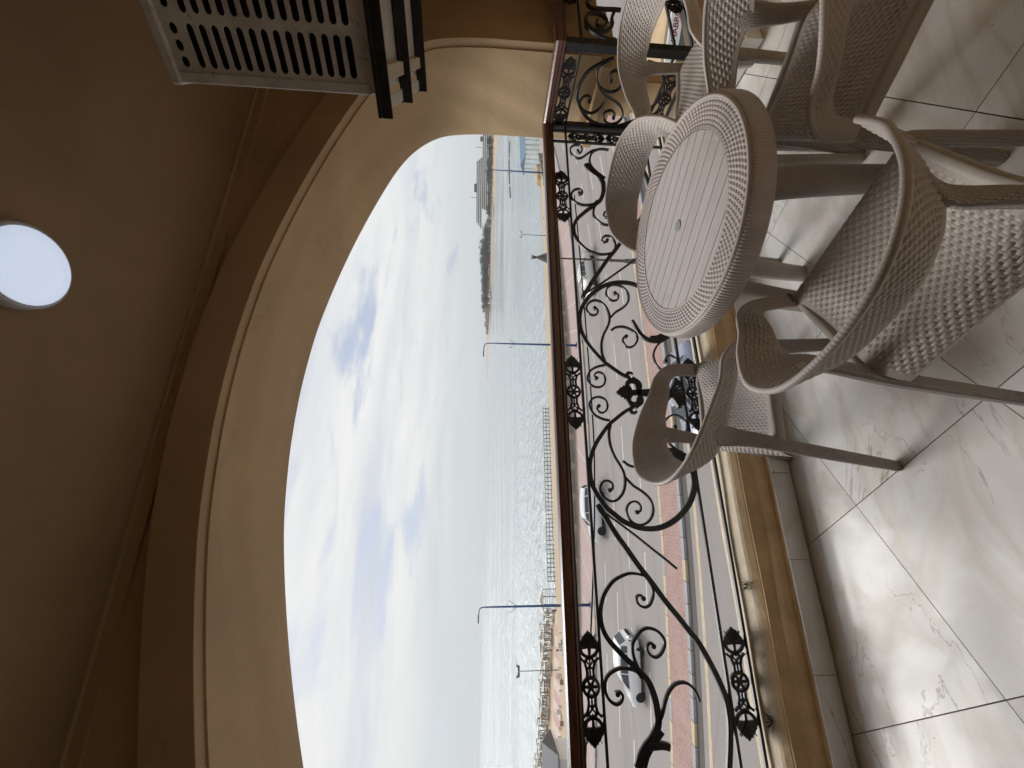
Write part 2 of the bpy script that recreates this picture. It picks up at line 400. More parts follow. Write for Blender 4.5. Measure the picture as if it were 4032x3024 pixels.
    c = noise(nt, mapped(nt, 'Object', (0.42, 0.20, 1)), 1.0, 5, 0.62, 0.4)
    wl = noise(nt, mapped(nt, 'Object', (0.004, 0.016, 1)), 1.0, 5, 0.6, 0.6)   # wind lanes: rougher and smoother water
    nt.links.new(ramp(nt, wl, [(0.38, (0.05, 0.05, 0.05)), (0.62, (0.26, 0.26, 0.26))]), bs.inputs['Roughness'])
    h = mix(nt, 0.3, a, b); h = mix(nt, 0.62, h, c)
    bump(nt, bs, h, 1.0, 2.0); M['sea'] = m
    # cars, lamps, beach things
    def paint(nm, col, rough=0.25):
        m, nt, bs = new_mat(nm)
        c = ramp(nt, noise(nt, mapped(nt), 3, 4, 0.6), [(0.3, tuple(x*0.93 for x in col)), (0.7, col)])
        nt.links.new(c, bs.inputs['Base Color'])
        bs.inputs['Roughness'].default_value = rough; bs.inputs['Coat Weight'].default_value = 0.6; bs.inputs['Coat Roughness'].default_value = 0.08; M[nm] = m
    paint('paint_white', (0.76, 0.76, 0.75)); paint('paint_cream', (0.62, 0.60, 0.55)); paint('paint_blue', (0.27, 0.29, 0.37)); paint('paint_grey', (0.34, 0.335, 0.33))
    M['car_glass'] = mat_basic('car_glass', (0.03, 0.038, 0.04), 0.06, 0.1, 3, spec=0.8)
    M['tyre'] = mat_basic('tyre', (0.015, 0.015, 0.015), 0.85, 0.2, 9)
    M['rim'] = mat_basic('rim', (0.42, 0.42, 0.43), 0.35, 0.1, 9, metal=0.0)
    M['tail_red'] = mat_basic('tail_red', (0.30, 0.02, 0.02), 0.25, 0.1, 9)
    M['head_clear'] = mat_basic('head_clear', (0.60, 0.62, 0.64), 0.12, 0.1, 9)
    M['lamp_blue'] = mat_basic('lamp_blue', (0.035, 0.075, 0.19), 0.45, 0.15, 4)
    M['lamp_grey'] = mat_basic('lamp_grey', (0.17, 0.17, 0.175), 0.5, 0.15, 4)
    M['lamp_bronze'] = mat_basic('lamp_bronze', (0.10, 0.085, 0.07), 0.5, 0.3, 6)
    M['lamp_glass'] = mat_basic('lamp_glass', (0.60, 0.58, 0.52), 0.3, 0.1, 6)
    M['white_paint'] = mat_basic('white_paint', (0.80, 0.80, 0.78), 0.6, 0.08, 0.3)
    M['hotel_glass'] = mat_basic('hotel_glass', (0.11, 0.12, 0.125), 0.4, 0.3, 0.3)
    M['timber'] = mat_basic('timber', (0.30, 0.25, 0.18), 0.8, 0.2, 6)
    M['canvas'] = mat_basic('canvas', (0.66, 0.63, 0.57), 0.85, 0.1, 6)
    M['rock'] = mat_basic('rock', (0.30, 0.25, 0.18), 0.9, 0.35, 1.5, 0.6, 3)
    M['dark_rock'] = mat_basic('dark_rock', (0.11, 0.10, 0.085), 0.9, 0.3, 0.5)
    M['leaf_far'] = mat_basic('leaf_far', (0.060, 0.075, 0.045), 0.8, 0.4, 0.25)
    M['bark'] = mat_basic('bark', (0.14, 0.10, 0.07), 0.9, 0.2, 3)
    M['dry_weed'] = mat_basic('dry_weed', (0.10, 0.08, 0.04), 0.9, 0.3, 40)
    M['roof_grey'] = mat_basic('roof_grey', (0.10, 0.105, 0.11), 0.5, 0.15, 1)
    M['roof_blue'] = mat_basic('roof_blue', (0.17, 0.26, 0.33), 0.5, 0.15, 1)
    M['scrub'] = mat_basic('scrub', (0.11, 0.12, 0.055), 0.9, 0.4, 1)
    M['skin'] = mat_basic('skin', (0.34, 0.20, 0.13), 0.6, 0.08, 9)
    M['cloth_white'] = mat_basic('cloth_white', (0.70, 0.69, 0.67), 0.8, 0.1, 9)
    M['cloth_dark'] = mat_basic('cloth_dark', (0.03, 0.03, 0.035), 0.85, 0.1, 9)
    M['hair'] = mat_basic('hair', (0.012, 0.01, 0.009), 0.6, 0.1, 30)
    M['sign_red'] = mat_basic('sign_red', (0.30, 0.05, 0.055), 0.5, 0.1, 9)
    M['cable'] = mat_basic('cable', (0.012, 0.012, 0.013), 0.6, 0.1, 9)
build_materials()

# ================================================================== the arcade (structure)
FLOOR_ANG = radians(29.3)
def clip_half(poly, n, d):
    """keep the part of poly where n.p <= d"""
    out = []
    for i in range(len(poly)):
        a, b = poly[i], poly[(i+1) % len(poly)]
        da, db = n[0]*a[0]+n[1]*a[1]-d, n[0]*b[0]+n[1]*b[1]-d
        if da <= 0: out.append(a)
        if da*db < 0:
            t = da/(da-db); out.append((a[0]+t*(b[0]-a[0]), a[1]+t*(b[1]-a[1])))
    return out
def build_floor():
    slab = MB(); slab.box(-4, 2.63, -4, 1.95, -0.32, -0.012); slab.box(2.63, 6.5, -4, 1.45, -0.3201, -0.0121)
    fl = struct(slab.build('balcony_floor', M['grout']))
    S = 0.585; g = 0.0016; o = (0.034, 1.464)
    e1 = (cos(FLOOR_ANG), sin(FLOOR_ANG)); e2 = (-sin(FLOOR_ANG), cos(FLOOR_ANG))
    for i in range(-6, 9):
        for j in range(-7, 4):
            q = [((i+a)*S + (g if a == 0 else -g), (j+b)*S + (g if b == 0 else -g)) for a, b in ((0,0),(1,0),(1,1),(0,1))]
            P = [(o[0]+a*e1[0]+b*e2[0], o[1]+a*e1[1]+b*e2[1]) for a, b in q]
            cx = sum(p[0] for p in P)/4; cy = sum(p[1] for p in P)/4
            if cx < -2.6 or cx > 4.6 or cy < -2.2: continue
            A = clip_half(P, (0, 1), 1.30)
            B = clip_half(clip_half(clip_half(P, (0, -1), -1.30), (0, 1), 1.80), (1, 0), 2.42)
            mb = MB()
            c0 = (o[0]+(i+.5)*S*e1[0]+(j+.5)*S*e2[0], o[1]+(i+.5)*S*e1[1]+(j+.5)*S*e2[1])
            for poly in (A, B):
                if len(poly) >= 3: mb.prism([(p[0]-c0[0], p[1]-c0[1]) for p in poly], -0.0115, 0.0)
            if not mb.V: continue
            t = mb.build('tile', M['marble'], fl); t.location = (c0[0], c0[1], 0)
build_floor()

KERB_PROF = [(0.013, -0.02), (0.013, 0.100), (0.026, 0.102), (0.031, 0.106), (0.040, 0.137), (0.050, 0.146), (0.058, 0.149), (0.063, 0.153), (0.084, 0.193), (0.089, 0.1945), (0.093, 0.198), (0.118, 0.212), (0.132, 0.217),
             (0.200, 0.221), (0.290, 0.214), (0.297, 0.16), (0.27, 0.10), (0.27, -0.34), (0.013, -0.34)]
def build_kerb():
    pts = lambda d: [(-1.645, 1.74+d), (2.34+d, 1.74+d), (2.34+d, 1.25+d), (6.4, 1.25+d)]
    V = []; F = []; n = len(KERB_PROF); xs = []
    path = []
    # subdivide so that the plaster can be uneven
    segs = [(0, 40), (1, 6), (2, 30)]
    for s, k in segs:
        for i in range(k + (1 if s == 2 else 0)): path.append((s, i/k))
    for s, t in path:
        for d, z in KERB_PROF:
            P = pts(d); a, b = P[s], P[s+1]
            x = a[0]+(b[0]-a[0])*t; y = a[1]+(b[1]-a[1])*t
            w = 0.0025*(sin(x*9.1+z*40)+sin(x*3.7+y*5+d*30)) if 0 < z else 0
            if d < 0.02: w = 0
            V.append((x, y, z+w))
    F = grid_faces(len(path), n, True)
    k = mesh('kerb', V, F, M['kerb_plaster']); struct(k); k.data.materials.append(M['kerb_top_sunlit'])
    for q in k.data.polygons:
        if min(k.data.vertices[v].co.z for v in q.vertices) > 0.205: q.material_index = 1  # upper faces take the paler cream that paints in sunlight
    # marble skirting pieces against the kerb
    def piece(mb): return mb.build('skirting_tile', M['marble'], k)
    x = 2.338; widths = [0.42, 0.585]
    first = True
    xs = [2.34, 1.95, 1.36, 0.77, 0.185, -0.18, -0.60, -1.19, -1.64]
    for a, b in zip(xs[1:], xs[:-1]):
        mb = MB(); cx = (a+b)/2; mb.cbox(a+0.001-cx, b-0.001-cx, 0, 0.0125, -0.04, 0.0505, 0.0015)
        o = piece(mb); o.location = (cx, 1.7400, 0.05)
    mb = MB(); mb.cbox(0, 0.0125, -0.245, 0.245, -0.04, 0.0505, 0.0015); o = piece(mb); o.location = (2.34, 1.494, 0.05)
    for i in range(6):
        mb = MB(); mb.cbox(-0.292, 0.292, 0, 0.0125, -0.04, 0.0505, 0.0015); o = piece(mb); o.location = (2.65+i*0.586, 1.2500, 0.05)
build_kerb()

# half profile of the three-centred arch, measured from its crown line (x offset, height)
ARCH = [(2.15, 0.2), (2.15, 1.42), (2.135, 1.60), (2.09, 1.775), (1.965, 1.925), (1.78, 2.04), (1.51, 2.145), (1.24, 2.233), (0.99, 2.302), (0.73, 2.362), (0.485, 2.405), (0.2, 2.430), (0, 2.435)]
def arch_curve(cx, zfoot, n=90):
    up = catmull(ARCH[1:], n)
    # smooth to a mason's curve
    for _ in range(3): up[1:-1] = (up[:-2]+2*up[1:-1]+up[2:])/4
    L = [(cx-x, z) for x, z in up]; R = [(cx+x, z) for x, z in up[::-1][1:]]
    return [(cx-2.15, zfoot)] + L + R + [(cx+2.15, zfoot)]
CX = 0.5; Y0, Y1 = 1.57, 2.13; CEIL = 2.66
def build_arcade():
    w = thing('arch_wall', 'ochre plaster arcade wall with wide flat arch framing the sea view', 'wall', (0, 0, 0))
    a1 = arch_curve(CX, -0.33); a2 = arch_curve(CX+4.3+0.70, 0.74)
    low = [(-3.6, -0.33)] + a1[:-1] + [(CX+2.15, 0.74)] + a2 + [(9.0, 0.74)]
    def ripple(x, z): return 0.004*sin(x*2.3+z*3.1)+0.003*sin(x*6.1-z*4.7)+0.002*sin(z*13+x*3)
    n = len(low); tp = [(9.0, 2.9), (-3.6, 2.9)]
    poly = low + tp
    V = [(x, Y0, z) for x, z in poly] + [(x, Y1, z) for x, z in poly]
    m_ = len(poly)
    F = [tuple(range(m_)), tuple(range(m_, 2*m_))[::-1]]
    mesh('wall_face', V, F, M['plaster'], w)
    # soffit and jambs as a finely divided, slightly uneven plaster skin
    ny = 14; V = []; uvd = []
    for k, (x, z) in enumerate(low):
        for j in range(ny):
            y = Y0 + (Y1-Y0)*j/(ny-1)
            e = 0.0 if j in (0, ny-1) else ripple(x+y*2.1, z+y*1.7)
            if z > 1.3: V.append((x, y, z+e))
            else: V.append((x+e*(1 if x < 1 else -1) if 0 < z else x, y, z))
    # split tall jambs so the ripples exist there too
    dense = []
    for k in range(len(low)-1):
        a, b = low[k], low[k+1]; L = math.hypot(b[0]-a[0], b[1]-a[1]); s = max(1, int(L/0.06)) if abs(a[0]-b[0]) < 0.05 else 1
        for i in range(s): dense.append((a[0]+(b[0]-a[0])*i/s, a[1]+(b[1]-a[1])*i/s))
    dense.append(low[-1]); V = []
    for k, (x, z) in enumerate(dense):
        for j in range(ny):
            y = Y0 + (Y1-Y0)*j/(ny-1); e = 0.0 if j in (0, ny-1) else ripple(x+y*2.1, z+y*1.7)
            if k == 0 or k == len(dense)-1: e = 0
            t = np.array(dense[min(k+1, len(dense)-1)])-np.array(dense[max(k-1, 0)]); t = t/np.linalg.norm(t)
            V.append((x+t[1]*e, y, z-t[0]*e))
    mesh('soffit', V, grid_faces(len(dense), ny), M['plaster'], w, True)
    # raised archivolt round each opening
    def band(cx, zf, d0, d1, y0, name):
        c = np.array(arch_curve(cx, zf)); t = np.gradient(c, axis=0); t /= np.linalg.norm(t, axis=1)[:, None]
        nrm = np.stack([-t[:, 1], t[:, 0]], 1)
        nrm[0] = (-1, 0); nrm[-1] = (1, 0); nrm[1] = (-1, 0); nrm[-2] = (1, 0)
        V = []
        for p, q in zip(c, nrm):
            for d, y in ((d0, Y0+0.005), (d0, y0+0.0015), (d0+0.0015, y0), (d1-0.0015, y0), (d1, y0+0.0015), (d1, Y0+0.005)):
                V.append((p[0]+q[0]*d, y, p[1]+q[1]*d))
        mesh(name, V, grid_faces(len(c), 6) + [(0,1,2,3,4,5), tuple(range(len(V)-6, len(V)))[::-1]], M['plaster_trim'], w)
    for cx, zf in ((CX, 0.76), (CX+5.0, 0.76)):
        band(cx, zf, 0.008, 0.165, Y0-0.046, 'archivolt')
    # corbelled base of the pier between the two openings
    x0, x1 = CX+2.15, CX+2.85
    for i, (dx, za, zb) in enumerate(((0.035, 0.665, 0.738), (-0.02, 0.615, 0.664), (-0.075, 0.57, 0.614), (-0.13, 0.40, 0.569), (-0.17, -6.0, 0.399))):
        mb = MB(); mb.cbox(x0-dx, x1-0.18+dx, Y0-min(dx, 0.03)+0.06, Y1+max(dx, -0.1), za, zb, 0.008); mb.build('pier_moulding', M['plaster_trim'], w)
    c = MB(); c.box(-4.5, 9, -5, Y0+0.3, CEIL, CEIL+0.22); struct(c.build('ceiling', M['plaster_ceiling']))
    co = MB(); co.box(-3.6, 9, Y0-0.014, Y0+0.01, CEIL-0.052, CEIL-0.001); co.box(-3.6, 9, Y0-0.028, Y0+0.01, CEIL-0.012, CEIL-0.0005)
    co.build('cornice', M['plaster_trim'], w)
build_arcade()
E1 = Vector((0.5, -0.866, 0)); E2 = Vector((0.866, 0.5, 0))      # the house behind stands at 60 degrees to the arcade
def build_rear():
    p = Vector((1.22, 0.13, 0)); n = Vector((0.5, -0.866, 0))
    a = p - E2*7; b = p + E2*3.6
    P = [a, b, b+n*0.25, a+n*0.25]
    mb = MB(); mb.prism([(q.x, q.y) for q in P], -0.02, CEIL+0.05)
    tag(mb.build('rear_wall', M['plaster']), 'ochre house wall behind the balcony that carries the air conditioner', 'wall')
    mb = MB(); mb.box(-4.2, -3.6, -5, Y1, -0.3, 2.9); tag(mb.build('side_wall', M['plaster']), 'ochre end wall closing the balcony on the left', 'wall')
    mb = MB(); mb.box(6.4, 6.6, -1, Y1, -0.3, 2.9); tag(mb.build('side_wall', M['plaster']), 'ochre end wall closing the balcony on the far right', 'wall')
build_rear()

def build_lamp():
    t = thing('ceiling_lamp', 'round lit white ceiling lamp on the brown ceiling', 'lamp', (0.63, 0.962, CEIL))
    r = 0.112
    mb = MB(); mb.lathe([(r*1.02, 0.0), (r*1.02, -0.012), (r, -0.034), (r*0.93, -0.042), (r*0.90, -0.040)], 48); mb.build('rim', M['lamp_rim'], t, True)
    mb = MB(); mb.lathe([(r*0.915, -0.036), (r*0.90, -0.0425), (r*0.6, -0.046), (r*0.25, -0.047), (0.002, -0.0472)], 48); mb.build('diffuser', M['lamp_diffuser'], t, True)
    mb = MB(); mb.lathe([(0.003, -0.006), (0.006, -0.004), (0.006, 0.0)], 10, (-0.1, 0.02, -0.008)); mb.build('screw', M['iron'], t)
build_lamp()

def build_ac():
    F0 = Vector((0.918, 0.653, 1.69))
    t = thing('air_conditioner', 'weathered window air conditioner with slotted rusty side on black brackets', 'air conditioner')
    t.matrix_world = Matrix.LocRotScale(F0, Matrix((E1, E2, Vector((0, 0, 1)))).transposed().to_quaternion(), None)
    # local: x = towards the house, y = width, z = up. E1 x E2 = +z
    Dp, Wd, Ht = 0.62, 0.66, 0.42
    mb = MB(); mb.box(0.012, Dp, 0.016, Wd, 0.004, Ht-0.012); mb.build('cabinet', M['ac_dark'], t)
    # slotted side panel: plate with real slots
    def slot_poly(cx, cz, L, h, n=6):
        r = h/2; P = []
        for k in range(n+1): a = -pi/2+pi*k/n; P.append((cx+L/2-r+r*cos(a), cz+r*sin(a)))
        for k in range(n+1): a = pi/2+pi*k/n; P.append((cx-L/2+r+r*cos(a), cz+r*sin(a)))
        return P
    bm = bmesh.new()
    outer = [(0.0, 0.0), (Dp, 0.0), (Dp, Ht-0.01), (0.0, Ht-0.01)]
    loops = [outer]
    zs = [0.034+i*0.0247 for i in range(14)]
    for c in range(6):
        x = 0.060+c*0.088
        for z in zs: loops.append(slot_poly(x, z, 0.073, 0.0158))
        if c % 2 == 0:
            for x2 in (-0.027, 0.0, 0.027): loops.append(slot_poly(x+x2, 0.388, 0.019, 0.0165))
        else: loops.append(slot_poly(x, 0.388, 0.06, 0.0165))
    from mathutils.geometry import tessellate_polygon
    polys = [[Vector((x, 0, z)) for x, z in lp] for lp in loops]
    tris = tessellate_polygon(polys); flat = [v for lp in polys for v in lp]
    V = [(v.x, 0.0, v.z) for v in flat] + [(v.x, 0.006, v.z) for v in flat]; n = len(flat)
    F = [tuple(f) for f in tris]
    b = 0
    for lp in polys:
        k = len(lp)
        for i in range(k): F.append((b+i, b+(i+1) % k, b+(i+1) % k+n, b+i+n))
        b += k
    mesh('slotted_panel', V, F, M['ac_metal'], t)
    mb = MB(); mb.cbox(-0.004, 0.016, -0.004, 0.02, 0, Ht, 0.002); mb.cbox(-0.002, 0.012, 0.02, Wd, 0.0, Ht-0.002, 0.002); mb.build('end_panel', M['ac_metal'], t)
    mb = MB(); mb.cbox(-0.008, Dp, -0.008, Wd+0.01, Ht-0.012, Ht+0.012, 0.004); mb.build('top_lid', M['ac_metal'], t)
    mb = MB(); mb.box(0.0, Dp, -0.002, Wd, -0.012, 0.003); mb.build('base_tray', M['ac_metal'], t)
    for y0 in (-0.022, 0.285, 0.62):
        mb = MB(); mb.cbox(-0.045, Dp, y0, y0+0.045, -0.022, -0.013, 0.001); mb.cbox(-0.045, Dp, y0, y0+0.006, -0.046, -0.0225, 0.001)
        mb.build('bracket', M['iron'], t)
    for y0, y1 in ((0.03, 0.28), (0.335, 0.615)):
        mb = MB(); mb.cbox(0.02, 0.05, y0, y1, -0.030, -0.0125, 0.002); mb.build('foam_strip', M['foam'], t)
        mb = MB(); mb.cbox(-0.04, -0.012, y0, y1, -0.020, -0.0145, 0.001); mb.build('cross_strap', M['ac_metal'], t)
build_ac()

# ================================================================== railing
SCROLLS = {
 'S1': (0.018,0.03,[(-0.083,0.64),(-0.109,0.687),(-0.149,0.74),(-0.174,0.771),(-0.218,0.809),(-0.275,0.85),(-0.326,0.875),(-0.377,0.889),(-0.431,0.891),(-0.475,0.885),(-0.515,0.87),(-0.553,0.846),(-0.588,0.821),(-0.617,0.787),(-0.647,0.749),(-0.668,0.706),(-0.681,0.663),(-0.685,0.618),(-0.681,0.572),(-0.665,0.524),(-0.64,0.479),(-0.606,0.437),(-0.568,0.403),(-0.524,0.378),(-0.48,0.363),(-0.439,0.362),(-0.403,0.37),(-0.375,0.388),(-0.35,0.413),(-0.329,0.449),(-0.324,0.492)]),
 'S2': (0.012,0.009,[(-0.154,0.77),(-0.15,0.794),(-0.14,0.822),(-0.121,0.85),(-0.091,0.867),(-0.061,0.868),(-0.036,0.849),(-0.027,0.818),(-0.037,0.789),(-0.065,0.774),(-0.095,0.779),(-0.113,0.8),(-0.108,0.822),(-0.091,0.831),(-0.078,0.822)]),
 'S3': (0.014,0.01,[(-0.179,0.767),(-0.217,0.778),(-0.265,0.779),(-0.303,0.773),(-0.344,0.758),(-0.381,0.738),(-0.417,0.722),(-0.457,0.717),(-0.493,0.723),(-0.523,0.737),(-0.549,0.763),(-0.558,0.791),(-0.549,0.818),(-0.528,0.839),(-0.502,0.848),(-0.473,0.837),(-0.46,0.815),(-0.466,0.792),(-0.484,0.782),(-0.502,0.788),(-0.506,0.8)]),
 'S4': (0.012,0.009,[(-0.44,0.72),(-0.453,0.707),(-0.484,0.678),(-0.51,0.639),(-0.537,0.609),(-0.567,0.594),(-0.606,0.592),(-0.639,0.608),(-0.662,0.638),(-0.666,0.675),(-0.651,0.705),(-0.626,0.72),(-0.597,0.724),(-0.571,0.71),(-0.559,0.686),(-0.565,0.663),(-0.584,0.652),(-0.603,0.656),(-0.609,0.673)]),
 'DG': (0.024,0.022,[(-0.572,0.865),(-0.597,0.854),(-0.627,0.833),(-0.668,0.81),(-0.718,0.779),(-0.762,0.748),(-0.815,0.713),(-0.858,0.683),(-0.893,0.656),(-0.928,0.63),(-0.97,0.601),(-1.019,0.564),(-1.063,0.528),(-1.115,0.489),(-1.155,0.457),(-1.215,0.425),(-1.267,0.401),(-1.318,0.381),(-1.368,0.367),(-1.417,0.364),(-1.464,0.367),(-1.526,0.379),(-1.604,0.398)]),
 'RD': (0.009,0.01,[(-0.606,0.841),(-0.648,0.781),(-0.685,0.731),(-0.723,0.681),(-0.772,0.62),(-0.82,0.559),(-0.86,0.511)]),
 'T1': (0.01,0.034,[(-0.893,0.661),(-0.887,0.673),(-0.879,0.707),(-0.878,0.742),(-0.888,0.777),(-0.906,0.814),(-0.932,0.842),(-0.965,0.866),(-1.002,0.881),(-1.038,0.888),(-1.081,0.886),(-1.117,0.874),(-1.149,0.852),(-1.184,0.818),(-1.212,0.789),(-1.241,0.755),(-1.265,0.729),(-1.292,0.704),(-1.326,0.688),(-1.368,0.677),(-1.407,0.674),(-1.438,0.674),(-1.469,0.686),(-1.499,0.709),(-1.522,0.735),(-1.551,0.758),(-1.589,0.777)]),
 'T2': (0.012,0.009,[(-0.905,0.653),(-0.932,0.639),(-0.958,0.636),(-0.98,0.641),(-1.006,0.657),(-1.017,0.68),(-1.009,0.704),(-0.99,0.717),(-0.972,0.713),(-0.968,0.695),(-0.981,0.686)]),
 'T3': (0.014,0.01,[(-1.248,0.739),(-1.214,0.752),(-1.183,0.757),(-1.155,0.752),(-1.128,0.732),(-1.107,0.707),(-1.099,0.677),(-1.109,0.64),(-1.134,0.614),(-1.162,0.609),(-1.193,0.626),(-1.21,0.653),(-1.202,0.677),(-1.181,0.691),(-1.16,0.684),(-1.157,0.667),(-1.168,0.662)]),
 'T4': (0.014,0.011,[(-1.285,0.727),(-1.265,0.741),(-1.254,0.76),(-1.248,0.788),(-1.247,0.82),(-1.258,0.854),(-1.277,0.879),(-1.3,0.889),(-1.323,0.89),(-1.346,0.883),(-1.365,0.867),(-1.374,0.844),(-1.364,0.824),(-1.344,0.817),(-1.331,0.828),(-1.337,0.839)]),
 'T5': (0.016,0.009,[(-1.441,0.675),(-1.42,0.658),(-1.398,0.647),(-1.366,0.633),(-1.334,0.612),(-1.312,0.585),(-1.305,0.551),(-1.312,0.524),(-1.331,0.502),(-1.355,0.49),(-1.374,0.485)]),
 'T6': (0.03,0.026,[(-1.519,0.727),(-1.519,0.7),(-1.519,0.665),(-1.526,0.637)]),
 'U1': (0.012,0.009,[(-0.363,0.719),(-0.387,0.685),(-0.391,0.637),(-0.369,0.591),(-0.336,0.568),(-0.298,0.575),(-0.27,0.602),(-0.268,0.634),(-0.296,0.652),(-0.322,0.65),(-0.331,0.633)]),
 'U2': (0.028,0.016,[(-0.338,0.391),(-0.311,0.438),(-0.312,0.497),(-0.337,0.536),(-0.373,0.559),(-0.408,0.574),(-0.434,0.587)]),
 'U3': (0.01,0.008,[(-0.308,0.428),(-0.273,0.464),(-0.228,0.486),(-0.189,0.485),(-0.157,0.474),(-0.13,0.446),(-0.12,0.411),(-0.135,0.378),(-0.165,0.357),(-0.203,0.362),(-0.222,0.391),(-0.208,0.417),(-0.185,0.423)]),
 'V1': (0.016,0.01,[(-1.475,0.659),(-1.519,0.705),(-1.563,0.738),(-1.61,0.751),(-1.668,0.74),(-1.706,0.715),(-1.73,0.669),(-1.727,0.612)]),
 'V2': (0.01,0.009,[(-1.721,0.689),(-1.709,0.728),(-1.674,0.768),(-1.643,0.801),(-1.636,0.833),(-1.658,0.863),(-1.698,0.878),(-1.736,0.865),(-1.755,0.832),(-1.741,0.801),(-1.704,0.797),(-1.682,0.818),(-1.698,0.826)]),
}
SEC2 = {
 'a': (0.016,0.02,[(1.512,0.698),(1.547,0.765),(1.591,0.826),(1.646,0.857),(1.707,0.869),(1.764,0.856),(1.833,0.812),(1.898,0.739),(1.926,0.655),(1.929,0.55),(1.885,0.443)]),
 'b': (0.012,0.01,[(1.524,0.722),(1.551,0.764),(1.593,0.774),(1.645,0.76),(1.687,0.73),(1.723,0.69),(1.749,0.634),(1.775,0.583),(1.815,0.544),(1.858,0.529),(1.899,0.547),(1.915,0.594),(1.892,0.639),(1.854,0.658),(1.829,0.645),(1.823,0.61),(1.846,0.584),(1.869,0.586)]),
 'c': (0.011,0.01,[(1.723,0.69),(1.77,0.685),(1.82,0.704),(1.848,0.746),(1.832,0.8),(1.792,0.834),(1.753,0.828),(1.737,0.8),(1.752,0.772),(1.773,0.778)]),
 'd': (0.011,0.01,[(1.681,0.732),(1.701,0.691),(1.704,0.648),(1.684,0.613),(1.645,0.603),(1.608,0.616),(1.582,0.653),(1.589,0.685),(1.613,0.689),(1.639,0.674)]),
 'e': (0.014,0.018,[(1.518,0.491),(1.529,0.441),(1.557,0.395),(1.607,0.356),(1.665,0.329),(1.717,0.33),(1.771,0.35),(1.836,0.38),(1.885,0.443)]),
}
SEC3 = {
 'a': (0.02,0.014,[(2.896,0.643),(2.895,0.7),(2.889,0.757),(2.888,0.805),(2.901,0.832),(2.934,0.845),(2.975,0.838),(2.997,0.808)]),
 'b': (0.016,0.012,[(2.835,0.845),(2.845,0.802),(2.829,0.762),(2.794,0.739),(2.751,0.743),(2.723,0.773),(2.732,0.797),(2.765,0.801),(2.787,0.79)]),
 'c': (0.02,0.018,[(2.835,0.845),(2.782,0.865),(2.733,0.857),(2.695,0.827),(2.681,0.774),(2.707,0.73),(2.751,0.707),(2.811,0.705),(2.877,0.684)]),
 'd': (0.018,0.02,[(2.723,0.869),(2.689,0.847),(2.649,0.803),(2.619,0.751),(2.607,0.69)]),
}
RX = 0.627                                          # axis of the front panel
RY = 1.95
def ribbon(mb, P, w0, w1, depth, T, n=7, taper=True, lead=None):
    P = catmull(P, (len(P)-1)*n+1) if len(P) > 2 else np.asarray(P, float)
    k = len(P); t = np.gradient(P, axis=0); t /= np.linalg.norm(t, axis=1)[:, None]+1e-9
    nr = np.stack([-t[:, 1], t[:, 0]], 1); V = []
    for i in range(k):
        u = i/(k-1); w = w0+(w1-w0)*u; h = w/2; c = min(h, depth/2)*0.35; d = depth/2
        for a, b in ((-h, -d+c), (-h, d-c), (-h+c, d), (h-c, d), (h, d-c), (h, -d+c), (h-c, -d), (-h+c, -d)):
            V.append(T(P[i][0]+nr[i][0]*a, P[i][1]+nr[i][1]*a, b))
    return mb.add(V, grid_faces(k, 8, True) + [tuple(range(8))[::-1], tuple(range(len(V)-8, len(V)))])
def disc(mb, c, r, depth, T, n=12):
    return mb.prism([(c[0]+r*cos(2*pi*k/n), c[1]+r*sin(2*pi*k/n)) for k in range(n)], -depth/2, depth/2, T)
def annulus(mb, r0, r1, dep, T, n=28, o=(0, 0)):
    V = []
    for k in range(n):
        a = 2*pi*k/n
        for r, d in ((r0, -dep), (r1, -dep*0.6), (r1, dep*0.6), (r0, dep)): V.append(T(o[0]+r*cos(a), o[1]+r*sin(a), d))
    F = [(i*4+j, ((i+1) % n)*4+j, ((i+1) % n)*4+(j+1) % 4, i*4+(j+1) % 4) for i in range(n) for j in range(4)]
    return mb.add(V, F)
